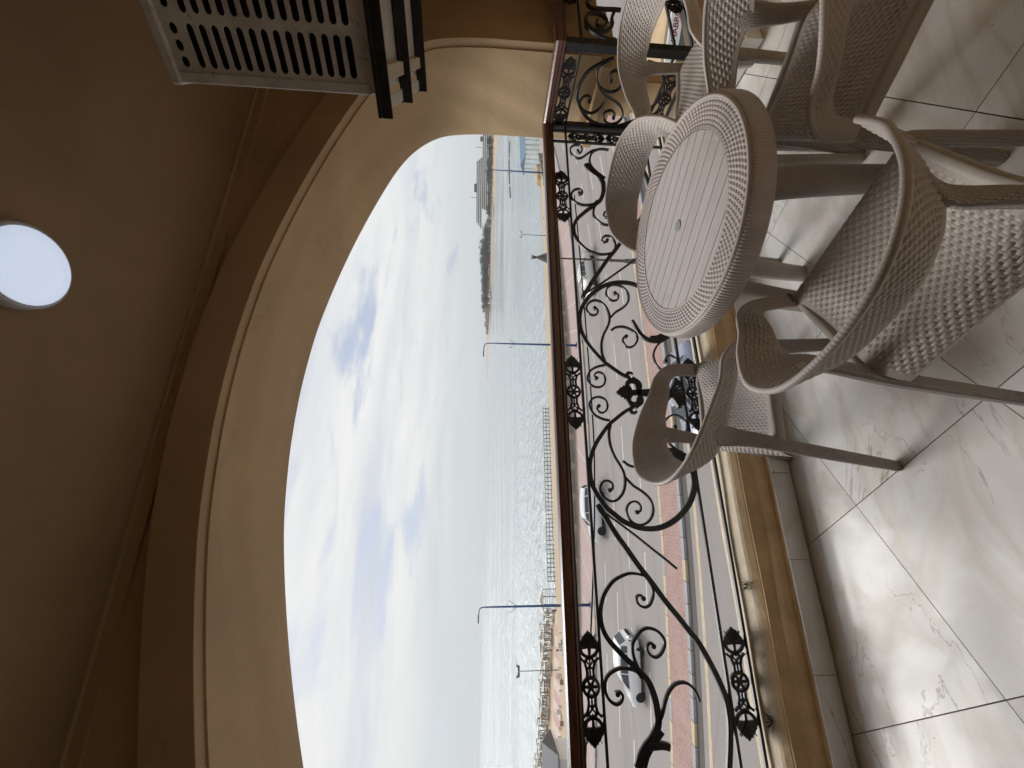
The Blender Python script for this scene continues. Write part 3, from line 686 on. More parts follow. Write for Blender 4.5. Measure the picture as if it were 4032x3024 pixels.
def cartouche_shape(mb, T, s=1.0):
    """cast ornament: spoked ring, open bars, palmette leaf at each end; length about 0.41 along a"""
    annulus(mb, 0.027, 0.040, 0.008, T)
    for k in range(6):
        a = pi*k/3+pi/6; ribbon(mb, [(0.006*cos(a), 0.006*sin(a)), (0.031*cos(a), 0.031*sin(a))], 0.013, 0.009, 0.010, T)
    disc(mb, (0, 0), 0.010, 0.016, T)
    for sg in (1, -1):
        U = lambda a, b, d, sg=sg: T(a*sg, b, d)
        for q in (1, -1):
            ribbon(mb, [(0.036, 0.016*q), (0.055, 0.014*q), (0.075, 0.018*q), (0.088, 0.021*q), (0.098, 0.014*q), (0.108, 0.006*q)], 0.011, 0.012, 0.012, U, 4)
            ribbon(mb, [(0.106, 0.0), (0.112, 0.018*q), (0.122, 0.031*q), (0.134, 0.037*q), (0.146, 0.036*q)], 0.012, 0.015, 0.012, U, 4)
            ribbon(mb, [(0.086, 0.020*q), (0.100, 0.034*q), (0.104, 0.040*q)], 0.009, 0.011, 0.012, U, 4)
            ribbon(mb, [(0.060, 0.014*q), (0.076, 0.0), (0.090, -0.012*q)], 0.007, 0.007, 0.010, U, 4)
        ribbon(mb, [(0.030, 0.0), (0.075, 0.0)], 0.008, 0.009, 0.009, U)
        ribbon(mb, [(0.095, 0.0), (0.150, 0.0)], 0.008, 0.016, 0.012, U)
        half = [(0.140, 0.006), (0.138, 0.030), (0.145, 0.042), (0.153, 0.046), (0.158, 0.041), (0.166, 0.040), (0.171, 0.034), (0.178, 0.031), (0.183, 0.025), (0.190, 0.020), (0.197, 0.011), (0.209, 0.0)]
        mb.prism(half + [(a, -b) for a, b in half[-2::-1]], -0.005, 0.005, U)
        for q in (-0.55, -0.28, 0, 0.28, 0.55):                # veins of the palmette
            ribbon(mb, [(0.142, 0), (0.148+0.05*cos(q), 0.062*sin(q))], 0.005, 0.003, 0.017, U)
def build_railing():
    r = thing('balcony_railing', 'black wrought iron railing with scrolls and dark wooden handrail', 'railing', (RX, RY, 0.2))
    bz = 0.2
    Tf = lambda a, b, d: (a, d, b-bz)                               # front panel: a along x from axis
    Ts = lambda a, b, d: (2.55-RX+d, a-RY, b-bz)                    # short return: a is world y
    Tr = lambda a, b, d: (a-RX, 1.46-RY+d, b-bz)                    # right panel: a is world x
    HALF = 1.92
    # handrail: moulded section mitred along the three sides
    prof = [(-0.031, 1.000), (-0.033, 1.010), (-0.028, 1.014), (-0.034, 1.022), (-0.033, 1.044), (-0.026, 1.055), (-0.012, 1.061), (0.012, 1.062), (0.026, 1.058), (0.033, 1.046), (0.034, 1.022), (0.028, 1.014), (0.033, 1.010), (0.031, 1.000)]
    V = []
    for d, z in prof: pass
    st = []
    for s in range(4):
        for d, z in prof:
            P = [(RX-HALF-0.05, RY+d), (2.55+d, RY+d), (2.55+d, 1.46+d), (6.3, 1.46+d)][s]
            V.append((P[0]-RX, P[1]-RY, z-bz))
    n = len(prof)
    for s in range(3):
        W = V[s*n:(s+2)*n]
        mesh('handrail', W, grid_faces(2, n, True) + [tuple(range(n))[::-1], tuple(range(n, 2*n))], M['rail_wood'], r)
    I = M['iron']
    def bar(T, a0, a1, z, h, dep):
        mb = MB(); ribbon(mb, [(a0, z), (a1, z)], h, h, dep, T); mb.build('rail_bar', I, r)
    for T, a0, a1 in ((Tf, -HALF, 2.525-RX), (Ts, 1.485, 1.925), (Tr, 2.575, 6.2)):
        bar(T, a0, a1, 0.994, 0.010, 0.030); bar(T, a0, a1, 0.902, 0.013, 0.018); bar(T, a0, a1, 0.348, 0.013, 0.018); bar(T, a0, a1, 0.238, 0.013, 0.020)
    def post(x, y, w=0.045):
        mb = MB(); mb.cbox(x-RX-w/2, x-RX+w/2, y-RY-w/2, y-RY+w/2, 0.215-bz, 0.999-bz, 0.003); mb.build('post', I, r)
    post(2.55, RY); post(2.55, 1.46, 0.05); post(RX-HALF-0.02, RY); post(4.4, 1.46)
    def upright(T, a):
        mb = MB(); ribbon(mb, [(a, 0.232), (a, 0.998)], 0.014, 0.014, 0.016, T); mb.build('upright', I, r)
    upright(Tf, 2.50-RX); upright(Tf, 2.405-RX); upright(Tf, -HALF+0.07); upright(Tf, -HALF+0.165)
    eyes = {'S2', 'S3', 'S4', 'T2', 'T3', 'T4', 'U1', 'U3', 'V2'}
    for k, (w0, w1, P) in SCROLLS.items():
        for sg in ((1,) if k in ('T5', 'T6') else (1, -1)):
            Q = [(p[0]*sg, min(p[1], 0.892)) for p in P]
            mb = MB(); ribbon(mb, Q, w0, w1, 0.017 if w0 < 0.02 else 0.022, Tf)
            if k in eyes: disc(mb, Q[-1], 0.0105, 0.020, Tf)
            mb.build('scroll', I, r)
    for D_, T in ((SEC2, Ts), (SEC3, Tr)):
        for k, (w0, w1, P) in D_.items():
            Q = [(p[0], min(p[1], 0.892)) for p in P]
            mb = MB(); ribbon(mb, Q, w0, w1, 0.02, T)
            if k in 'bcd' and D_ is SEC2: disc(mb, Q[-1], 0.0105, 0.02, T)
            mb.build('scroll', I, r)
    # cast cartouches between the paired bars
    protos = {}
    for T, key, cs in ((Tf, 'f', (0.0, 1.31, -1.31)), (Ts, 's', (1.73,)), (Tr, 'r', (3.12,))):
        for zc in (0.950, 0.293):
            for c in cs:
                mb = MB(); cartouche_shape(mb, lambda a, b, d: T(c+a, zc+b*(0.98 if zc > 0.5 else 1.05), d)); mb.build('cartouche', I, r)
    for a in (2.4525-RX, -HALF+0.117):                       # upright cartouches beside the end posts
        for zc in (0.50, 0.76):
            mb = MB(); cartouche_shape(mb, lambda p, q, d: Tf(a+q*0.85, zc+p*0.62, d)); mb.build('cartouche', I, r)
    # centre piece: palmette, curls, ribbed bulb and shell foot
    mb = MB()
    half = [(0.0, 0.722), (0.010, 0.712), (0.018, 0.702), (0.027, 0.697), (0.028, 0.686), (0.039, 0.680), (0.036, 0.666), (0.045, 0.656), (0.036, 0.642), (0.014, 0.630)]
    mb.prism(half + [(-a, b) for a, b in half[::-1][:-1]], -0.007, 0.007, Tf)
    for q in (1, -1):
        ribbon(mb, [(0.012*q, 0.640), (0.035*q, 0.655), (0.058*q, 0.648), (0.066*q, 0.625), (0.056*q, 0.604), (0.030*q, 0.595)], 0.022, 0.030, 0.020, Tf)
        ribbon(mb, [(0.055*q, 0.632), (0.078*q, 0.640), (0.096*q, 0.652), (0.110*q, 0.645), (0.112*q, 0.628), (0.102*q, 0.620)], 0.026, 0.011, 0.018, Tf)
        ribbon(mb, [(0.0, 0.600), (0.05*q, 0.588), (0.085*q, 0.625)], 0.030, 0.018, 0.022, Tf)
    ribbon(mb, [(0, 0.65), (0, 0.52)], 0.026, 0.046, 0.022, Tf)
    mb.build('palmette', I, r)
    mb = MB(); N = 28
    V = []; pr = [(0.008, 0.535), (0.034, 0.528), (0.055, 0.505), (0.062, 0.475), (0.055, 0.447), (0.030, 0.425), (0.012, 0.418)]
    for rr, z in pr:
        for k in range(N):
            a = 2*pi*k/N; q = rr*(1+0.05*cos(a*14)); V.append(Tf(q*cos(a), z, q*sin(a)*0.55))
    mb.add(V, grid_faces(len(pr), N, True) + [tuple(range(N)), tuple(range(len(V)-N, len(V)))[::-1]]); mb.build('bulb', I, r, True)
    mb = MB()
    for k in range(9):
        a = radians(-64+16*k); c, s_ = sin(a), cos(a)
        ribbon(mb, [(0.012*c, 0.425-0.004*s_), (0.05*c*1.5, 0.415-0.068*s_*0.9), (0.082*c*1.15, 0.412-0.068*s_)], 0.008, 0.022, 0.030, Tf, 5)
    mb.build('shell', I, r)
build_railing()
def build_cable():
    P = [(2.2, 2.2, 0.80), (1.6, 2.2, 0.79), (0.63, 2.2, 0.785), (0.2, 2.2, 0.80), (-0.25, 2.2, 0.84), (-0.8, 2.2, 0.905), (-1.3, 2.2, 0.96), (-2.2, 2.2, 1.02)]
    mb = MB(); mb.tube(catmull(P, 60), 0.0045, 6); tag(mb.build('cable', M['cable'], None, True), 'thin black cable sagging just outside the railing', 'cable')
build_cable()
def build_weeds():
    for (x, y, lab) in ((-0.30, 1.885, 'dry dark weed tuft on the kerb beyond the chair foot'), (-0.80, 1.885, 'dry dark weed tuft on the kerb under the left cartouche')):
        mb = MB()
        for k in range(46):
            a = random.uniform(0, 2*pi); l = random.uniform(0.008, 0.034); r0 = random.uniform(0, 0.016)
            b = Vector((r0*cos(a), r0*sin(a), 0)); t = b + Vector((cos(a)*l*0.7, sin(a)*l*0.7, l*random.uniform(0.3, 0.9))); s = Vector((-sin(a), cos(a), 0))*0.0022
            mb.add([b-s, b+s, t+s*0.3, t-s*0.3], [(0, 1, 2, 3)])
        o = mb.build('weed', M['dry_weed']); o.location = (x, y, 0.2195); tag(o, lab, 'weed')
build_weeds()

# ================================================================== chairs and table
def weave(s, t):
    """height 0..1 of a plain wicker weave: s counts stakes, t counts rows"""
    row = np.floor(t); ft = t-row-0.5; fs = s-np.round(s)
    ph = np.cos(pi*(s+row))
    pw = np.sqrt(np.clip(1-(ft/0.45)**2, 0, 1)); ps = np.sqrt(np.clip(1-(fs/0.27)**2, 0, 1))
    hw = pw**0.75*np.clip(1.25+1.65*ph, 0, 1)*(0.82+0.18*ph); hs = ps*np.clip(0.12-0.30*ph, 0, 0.4)
    return np.maximum(hw, hs)
def smoothstep(a, b, x): u = np.clip((x-a)/(b-a), 0, 1); return u*u*(3-2*u)
STAKE, ROW, AMP = 0.0125, 0.0112, 0.0050
def band_mesh(name, mat, parent):
    # right half from the front foot of the arm to the middle of the back: rim position, outward angle, twist, width
    K = [((.226, .157, .425), 0, 0, .042), ((.243, .165, .50), 0, 0, .045), ((.257, .156, .565), 0, 6, .052), ((.265, .106, .617), 0, 16, .064),
         ((.278, .026, .641), 3, 26, .080), ((.284, -.064, .682), 10, 25, .104), ((.262, -.186, .728), 34, 21, .132), ((.205, -.268, .751), 55, 22, .153), ((.122, -.322, .766), 75, 23, .166), ((0, -.340, .769), 90, 24, .170)]
    pos = [k[0] for k in K] + [(-k[0][0], k[0][1], k[0][2]) for k in K[-2::-1]]
    ang = [k[1] for k in K] + [180-k[1] for k in K[-2::-1]]
    tw = [k[2] for k in K] + [k[2] for k in K[-2::-1]]
    wd = [k[3] for k in K] + [k[3] for k in K[-2::-1]]
    big = catmull(np.column_stack([pos, ang, tw, wd]), 1601)
    seg = np.r_[0, np.cumsum(np.linalg.norm(np.diff(big[:, :3], axis=0), axis=1))]
    NU = 720; u = np.linspace(0, seg[-1], NU)
    C = np.stack([np.interp(u, seg, big[:, i]) for i in range(6)], 1)
    P = C[:, :3]; T = np.gradient(P, axis=0); T /= np.linalg.norm(T, axis=1)[:, None]
    a = np.radians(C[:, 3]); N = np.stack([np.cos(a), -np.sin(a), 0*a], 1)
    N -= T*np.sum(N*T, 1)[:, None]; N /= np.linalg.norm(N, axis=1)[:, None]
    Wv = np.cross(T, N)
    t = np.radians(C[:, 4])[:, None]
    W2 = np.cos(t)*Wv + np.sin(t)*N; N2 = np.cos(t)*N - np.sin(t)*Wv
    w = C[:, 5]; th = 0.0055
    for sd in (1, -1):                                        # the lower edge runs down into each rear leg
        ul = u[np.argmin(np.linalg.norm(P-W2*C[:, 5:6]-np.array([.2168*sd, -.1566, .608]), axis=1))]
        w = w + 0.016*np.exp(-np.abs((u-ul)/0.045)**2)
    nv = 84; q = np.linspace(0, 1, nv)
    endf = smoothstep(0.10, 0.26, np.minimum(u, seg[-1]-u))            # plain plastic at the arm feet
    rows = []
    def face(side):
        L = []
        for j in range(nv):
            qq = q[j] if side > 0 else q[nv-1-j]
            dist = (1-qq)*w                                   # distance from the top rim
            lowfade = smoothstep(0.006, 0.026, qq*w); topfade = smoothstep(0.004, 0.012, dist)
            h = weave(u/STAKE, dist/ROW)*AMP*endf*lowfade*topfade
            off = th*(0.75+0.25*lowfade) + h - AMP*0.55*endf*lowfade*topfade
            L.append(P + W2*((qq-1)*w)[:, None] + N2*(side*off)[:, None])
        return L
    outer = face(1); inner = face(-1)
    rim = []; R = 0.0078
    rib = 1+0.10*np.abs(np.sin(pi*u/0.0095))*endf
    for k in range(8):
        an = radians(-12)+radians(204)*k/7
        rim.append(P + W2*(0.002 + R*np.sin(an)*rib)[:, None] + N2*(R*np.cos(an)*rib)[:, None])
    bot = [P + W2*(-w-0.0035*np.sin(b))[:, None] - N2*(0.0045*np.cos(b)) for b in (radians(40), radians(90), radians(140))]
    loop = outer + rim + inner + bot
    V = np.stack(loop, 1); nvv = V.shape[1]
    F = grid_faces(NU, nvv, True)
    F += [list(range(nvv))[::-1], list(range((NU-1)*nvv, NU*nvv))]
    return mesh(name, V.reshape(-1, 3).tolist(), F, mat, parent, True)
def seat_mesh(name, mat, parent):
    prof = [(.150, .375), (.163, .398), (.167, .420), (.158, .437), (.134, .444), (.08, .439), (.0, .429), (-.08, .424), (-.14, .422), (-.18, .415), (-.206, .398), (-.221, .373), (-.228, .343)]
    B = catmull(prof, 800); seg = np.r_[0, np.cumsum(np.linalg.norm(np.diff(B, axis=0), axis=1))]
    NT = 264; t = np.linspace(0, seg[-1], NT); Y = np.interp(t, seg, B[:, 0]); Z = np.interp(t, seg, B[:, 1])
    ty = np.gradient(Y); tz = np.gradient(Z); l = np.hypot(ty, tz); ny, nz = tz/l, -ty/l          # upper-side normal
    NS = 208; s = np.linspace(-1, 1, NS)
    half = 0.216 - 0.010*smoothstep(-.05, -.23, Y)
    S, TT = np.meshgrid(s, t, indexing='ij')
    Hf = np.broadcast_to(half, (NS, NT)); X = S*Hf
    edge = (1-np.abs(S))*Hf
    fade = smoothstep(0.012, 0.036, edge)*smoothstep(0.0, 0.012, np.broadcast_to(np.minimum(t, seg[-1]-t), (NS, NT)))
    h = weave(X/STAKE, TT/ROW)*AMP*1.05*fade - 0.003*fade
    dish = 0.012*(1-(X/0.22)**2)*smoothstep(.17, .08, Y)[None]*smoothstep(-.22, -.10, Y)[None]
    V = np.stack([X, Y[None]+ny[None]*h, Z[None]+nz[None]*h-dish], -1).reshape(-1, 3)
    F = grid_faces(NS, NT)
    F = [f[::-1] for f in F]
    # underside, coarse
    cs, ct = np.arange(0, NS, 25).tolist()+[NS-1], list(range(0, NT, 8))+[NT-1]
    V2 = np.stack([X, Y[None]-ny[None]*0.010+0*X, Z[None]-nz[None]*0.010-dish], -1)[np.ix_(cs, ct)].reshape(-1, 3)
    b = len(V); F += grid_faces(len(cs), len(ct), False, b)
    return mesh(name, np.vstack([V, V2]).tolist(), F, mat, parent, True)
def sweep(name, mat, parent, P, A, B, dirA, n=20, seg=40, e=3.0):
    """tapering limb of rounded-square section; A along dirA, B across"""
    C = catmull(np.column_stack([P, A, B, dirA]), seg); V = []; uv = []; L = 0
    for i in range(seg):
        p = C[i, :3]; t = C[min(i+1, seg-1), :3]-C[max(i-1, 0), :3]; t /= np.linalg.norm(t)
        a = C[i, 5:8] - t*(C[i, 5:8] @ t); a /= np.linalg.norm(a); b = np.cross(t, a)
        if i: L += np.linalg.norm(C[i, :3]-C[i-1, :3])
        per = 0; last = None
        for k in range(n):
            an = 2*pi*k/n; c, s = cos(an), sin(an)
            x = math.copysign(abs(c)**(2/e), c)*C[i, 3]/2; y = math.copysign(abs(s)**(2/e), s)*C[i, 4]/2
            q = p+a*x+b*y
            if last is not None: per += np.linalg.norm(q-last)
            last = q; V.append(q); uv.append((L, per))
    F = grid_faces(seg, n, True) + [list(range(n))[::-1], list(range((seg-1)*n, seg*n))]
    return mesh(name, V, F, mat, parent, True, uvs=uv)
def build_chair():
    c = thing('wicker_armchair', 'x', 'chair')
    band_mesh('backrest_and_arms', M['rattan'], c); seat_mesh('seat', M['rattan'], c)
    for s in (1, -1):
        X = lambda L: [(x*s, y, z) for x, y, z in L]
        D = lambda L: [(x*s, y, z) for x, y, z in L]
        sweep('rear_leg', M['rattan_leg'], c, X([(.2470, -.1428, .658), (.2330, -.1492, .633), (.2195, -.1560, .607), (.2125, -.160, .578), (.2135, -.164, .54), (.2215, -.174, .47), (.230, -.195, .36), (.235, -.222, .20), (.238, -.255, .002)]),
              [.022, .052, .072, .068, .058, .051, .046, .042, .036], [.009, .015, .019, .023, .028, .032, .033, .033, .030], D([(-.156, -.925, .348)]*3+[(-.15, -.97, .1)]+[(-.1, -1, 0)]*2+[(0, -1, 0)]*3), seg=70)
        sweep('front_leg', M['rattan_leg'], c, X([(.224, .152, .45), (.227, .156, .40), (.233, .164, .25), (.238, .174, .12), (.242, .182, .002)]), [.042, .050, .045, .041, .036], [.018, .032, .033, .032, .030], D([(0, 1, 0)]*5), seg=36)
        sweep('side_rail', M['smooth_plastic'], c, X([(.222, .150, .425), (.220, .08, .424), (.219, 0, .418), (.221, -.08, .415), (.230, -.175, .414)]), [.034, .038, .040, .038, .034], [.020, .024, .026, .026, .028], D([(0, 0, 1)]*5), seg=30)
    return c
chair0 = build_chair()
G_CH = 'wicker armchairs around the table'
CHAIRS = [((0.611, 0.766), 23.7, 'nearest brown wicker armchair seen from behind, its back rim in front of the table'),
          ((0.456, 1.446), -11.8, 'brown wicker armchair by the kerb, one leg on the open floor left of the table'),
          ((1.238, 0.735), 128.5, 'dark shaded wicker armchair under the air conditioner, its seat turned to the table'),
          ((1.45, 1.405), 211, 'wicker armchair behind the table, only its sunlit curved back showing'),
          ((2.02, 1.20), 164, 'wicker armchair at the picture edge beside the railing corner post')]
for i, ((x, y), a, lab) in enumerate(CHAIRS):
    c = chair0 if i == 0 else copy_tree(chair0)
    c.location = (x, y, 0.0); c.rotation_euler = (0, 0, radians(a-90))
    tag(c, lab, 'chair', G_CH)

TZ = 0.74
def build_table():
    t = thing('round_table', 'round brown plastic table with woven rim and boarded top', 'table', (0.983, 1.10, 0), radians(125.8))
    R0, R1, R2 = 0.291, 0.380, 0.397
    NA = 1652; th = np.linspace(0, 2*pi, NA, endpoint=False)
    prof = []                                            # (r, z, kind)
    for r in np.linspace(R0+0.001, R0+0.005, 3): prof.append((r, TZ+0.002, 0))
    for r in np.linspace(R0+0.006, R1-0.006, 50): prof.append((r, TZ+0.002, 1))
    for k in range(5): prof.append((R1-0.005+0.010*k/4, TZ+0.002+0.003*sin(pi*k/4), 0))
    for k in range(16): a = pi/2*k/15*1.25; prof.append((R1+0.006+(R2-R1-0.006)*sin(min(a, pi/2)), TZ-0.004-0.036*(1-cos(min(a, pi/2)))-max(0, a-pi/2)*0.055, 2))
    prof += [(R2-0.004, TZ-0.066, 0), (R2-0.02, TZ-0.068, 0), (R2-0.022, TZ-0.050, 0), (0.06, TZ-0.046, 0)]
    V = []
    for r, z, k in prof:
        rr = np.full(NA, r); zz = np.full(NA, z)
        if k == 1:
            f = float(smoothstep(R0+0.004, R0+0.010, r)*(1-smoothstep(R1-0.010, R1-0.005, r)))
            zz = zz + (weave(th*236/(2*pi), np.full(NA, (r-R0-0.0045)/0.0121))*0.0042-0.0032)*f
        if k == 2:
            rib = 0.0016*np.abs(np.sin(th*126/1.0)); rr = rr - 0.0016 + rib; zz = zz + rib*0.4
        V.append(np.stack([rr*np.cos(th), rr*np.sin(th), zz], 1))
    V = np.concatenate(V); n = len(prof)
    F = [f[::-1] for f in grid_faces(n, NA, True)]
    mesh('woven_rim', V.tolist(), F, M['table_rattan'], t, True)
    mb = MB(); mb.lathe([(R0+0.003, TZ-0.045), (R0+0.003, TZ-0.012)], 64); mb.build('top_base', M['ac_dark'], t)
    pitch = 0.0535; k0 = -6
    for k in range(k0, 6):
        y0 = k*pitch+0.0015; y1 = (k+1)*pitch-0.0015; P = []
        y0c, y1c = max(y0, -R0+0.002), min(y1, R0-0.002)
        if y0c >= y1c: continue
        ys = np.linspace(y0c, y1c, 7)
        xr = [(sqrt(max(R0*R0-y*y, 0)), y) for y in ys]
        poly = xr + [(-x, y) for x, y in xr[::-1]]
        mb = MB(); mb.prism(poly, TZ-0.010, TZ); o = mb.build('plank', M['plank'], t)
    mb = MB(); mb.lathe([(0.0215, TZ-0.002), (0.0215, TZ+0.0012), (0.018, TZ+0.002), (0.001, TZ+0.002)], 24); mb.build('hole_cap', M['hub'], t, True)
    mb = MB(); mb.lathe([(0.10, TZ-0.047), (0.095, TZ-0.085), (0.07, TZ-0.12), (0.05, TZ-0.15), (0.02, TZ-0.16)], 28); mb.build('hub', M['smooth_plastic'], t, True)
    for k in range(4):
        a = radians(-125.8 + LEG0 + 90*k); c, s = cos(a), sin(a)
        P = [(r*c, r*s, z) for r, z in ((.02, .625), (.10, .630), (.175, .615), (.228, .565), (.252, .48), (.268, .36), (.288, .18), (.312, .002))]
        sweep('leg', M['smooth_plastic'], t, P, [.085, .090, .092, .095, .095, .088, .078, .068], [.075, .060, .055, .058, .058, .052, .046, .042], [(-s, c, 0)]*8, seg=48, e=3.4)
        Q = [(r*c, r*s, z) for r, z in ((.228, .56), (.262, .62), (.290, .69))]
        sweep('leg_bracket', M['smooth_plastic'], t, Q, [.090, .085, .080], [.045, .035, .030], [(-s, c, 0)]*3, seg=10, e=3.4)
LEG0 = 262
build_table()

# ================================================================== street, beach, sea
ZR = -8.58; ZB = -9.6; ZS = -10.2
def bend(x):
    """the sea front curves gently; tangent continues beyond the modelled stretch"""
    f = lambda x: 0.005*(x-8)**2-0.04*x
    if x < -34: return f(-34)+(x+34)*(0.01*(-42)-0.04)
    if x > 52: return f(52)+(x-52)*(0.01*44-0.04)
    return f(x)
def slope(x): return (bend(x+0.5)-bend(x-0.5))
XS = [-160, -110, -75] + list(np.arange(-50, 71, 2.5)) + [85, 110, 150, 200]
def strip(name, y0, y1, z0, mat, z1=None, xs=XS, z_side=None):
    z1 = z0 if z1 is None else z1; V = []
    for x in xs:
        b = bend(x); V += [(x, y0+b, z0), (x, y1+b, z1)]
    F = [(2*i, 2*i+2, 2*i+3, 2*i+1) for i in range(len(xs)-1)]
    return struct(mesh(name, V, F, mat))
def kerb_run(name, y0, y1, z0, h, mats, lab, L=1.0, x0=-34, x1=44):
    t = thing(name, lab, 'kerb')
    i = 0; x = x0; proto = {}
    while x < x1:
        m = mats[0] if (i % 7) not in (3,) else mats[1]
        if m.name not in proto:
            mb = MB(); mb.cbox(-L/2+0.006, L/2-0.006, y0-(y0+y1)/2, y1-(y0+y1)/2, 0, h, 0.015); o = mb.build('kerb_stone', m, t); proto[m.name] = o
        else:
            o = proto[m.name].copy(); link(o, t)
        xc = x+L/2; o.location = (xc, (y0+y1)/2+bend(xc), z0); o.rotation_euler = (0, 0, atan2(slope(xc), 1)); x += L; i += 1
    return t
def build_street():
    mb = MB(); mb.box(-220, 320, -60, 60, -12.5, ZR-0.35); struct(mb.build('ground', M['sand']))
    strip('service_road', -30, 19.55, ZR, M['asphalt_near'])
    strip('gutter', 19.0, 19.52, ZR+0.004, M['dark_gutter'])
    kerb_run('median_kerb', 19.56, 19.86, ZR, 0.14, (M['kerb_grey'], M['kerb_cream']), 'grey stone kerb on the near side of the brick median')
    strip('median_paving', 19.86, 21.85, ZR+0.125, M['pavers'])
    kerb_run('median_kerb', 21.85, 22.15, ZR, 0.14, (M['kerb_cream'], M['kerb_grey']), 'cream painted kerb on the sea side of the brick median')
    strip('kerb_line', 18.35, 18.6, ZR+0.004, M['kerb_cream'])
    road = strip('main_road', 22.1, 36.4, ZR+0.002, M['asphalt'])
    # dashed lane lines
    d = None
    for r, y in enumerate((24.9, 27.7, 30.5, 33.4)):
        x = -30 + r*1.7
        while x < 48:
            if d is None:
                mb = MB(); mb.prism([(-1.5, -0.07), (1.5, -0.07), (1.5, 0.07), (-1.5, 0.07)], 0, 0.004); d = mb.build('lane_dash', M['lane_paint'], road); o = d
            else: o = d.copy(); link(o, road)
            o.location = (x, y+bend(x), ZR+0.004); o.rotation_euler = (0, 0, atan2(slope(x), 1)); x += 6.6
    kerb_run('promenade_kerb', 36.4, 36.7, ZR, 0.16, (M['kerb_grey'], M['kerb_cream']), 'pale kerb between the main road and the pink promenade', 1.2, -30, 60)
    pr = strip('promenade', 36.7, 42.3, ZR+0.15, M['promenade'])
    d = None; x = -28
    while x < 60:
        if d is None:
            mb = MB(); mb.prism([(-0.14, 0), (0.14, 0), (2.74, 5.2), (2.46, 5.2)], 0, 0.004); d = mb.build('paving_line', M['pale_line'], pr); o = d
        else: o = d.copy(); link(o, pr)
        o.location = (x, 36.85+bend(x+1.3), ZR+0.152); o.rotation_euler = (0, 0, atan2(slope(x+1.3), 1)); x += 3.6
    # low panelled parapet towards the beach
    w = thing('parapet_wall', 'long low panelled stone parapet between promenade and beach', 'wall')
    pp = None; x = -29; L = 3.1
    while x < 62:
        a = atan2(slope(x+L/2), 1)
        if pp is None:
            mb = MB(); mb.cbox(-0.25, 0.25, -0.2, 0.2, 0, 0.96, 0.02); pp = mb.build('pillar', M['parapet'], w); p = pp
            mb = MB(); mb.box(-1.3, 1.3, -0.12, 0.12, 0, 0.12); mb.box(-1.3, 1.3, -0.12, 0.12, 0.68, 0.86); mb.box(-1.3, -1.18, -0.12, 0.12, 0.12, 0.68); mb.box(1.18, 1.3, -0.12, 0.12, 0.12, 0.68); pf = mb.build('frame', M['parapet'], w); f = pf
            mb = MB(); mb.box(-1.18, 1.18, -0.05, 0.05, 0.12, 0.68); pq = mb.build('panel', M['parapet_panel'], w); q = pq
        else:
            p = pp.copy(); f = pf.copy(); q = pq.copy()
            for o in (p, f, q): link(o, w)
        p.location = (x, 42.1+bend(x), ZR+0.14); p.rotation_euler = (0, 0, atan2(slope(x), 1))
        for o in (f, q): o.location = (x+L/2, 42.1+bend(x+L/2), ZR+0.14); o.rotation_euler = (0, 0, a)
        x += L
build_street()
SHORE = [(-400, 170), (-160, 112), (-80, 97), (-40, 87), (-24, 79), (-15, 72), (-12, 64), (-8, 60.5), (7, 58.5), (12, 53.0), (26, 50), (42, 49.8), (60, 53), (75, 60), (90, 70), (140, 102), (260, 190)]
def build_beach():
    V = []; F = []
    for x, y in SHORE:
        b = bend(x)
        V += [(x, min(42.2+b, y-6), ZB-0.02), (x, y-3.5, ZB-0.05), (x, y, ZS-0.02), (x*1.001, y+8, ZS-1.2)]
    F = grid_faces(len(SHORE), 4)
    struct(mesh('beach', V, [f[::-1] for f in F], M['sand']))
    # one sheet of sea out to the horizon
    V = []; ang = np.linspace(0, 2*pi, 97)[:-1]; rr = [0, 120, 400, 1500, 3500, 7000]
    V = [(20, 90, ZS)]
    for r in rr[1:]:
        for a in ang: V.append((20+r*cos(a), 90+r*sin(a), ZS))
    F = [(0, 1+i, 1+(i+1) % 96) for i in range(96)]
    for k in range(len(rr)-2):
        b = 1+k*96; c = b+96
        F += [(b+i, c+i, c+(i+1) % 96, b+(i+1) % 96) for i in range(96)]
    struct(mesh('sea', V, F, M['sea']))
    # striped plaza on the beach, left
    pz = MB(); pz.box(-62, -12.2, 50.5, 64.5, ZB-0.2, ZB+0.02)
    # shear the plaza along the shore
    pz.V = [(x, y-0.40*(x+12.2), z) for x, y, z in pz.V]
    plaza = struct(pz.build('plaza', M['cream_paving'])); d = None
    for i in range(16):
        x0 = -13.6-i*3.0; poly = [(0, 0), (1.5, -0.6), (0.1, 13.2), (-1.4, 13.8)]
        if d is None: mb = MB(); mb.prism(poly, 0, 0.004); d = mb.build('paving_stripe', M['pink_paving'], plaza); o = d
        else: o = d.copy(); link(o, plaza)
        o.location = (x0-1.5, 50.9-0.40*(x0-1.5+12.2), ZB+0.022)
build_beach()

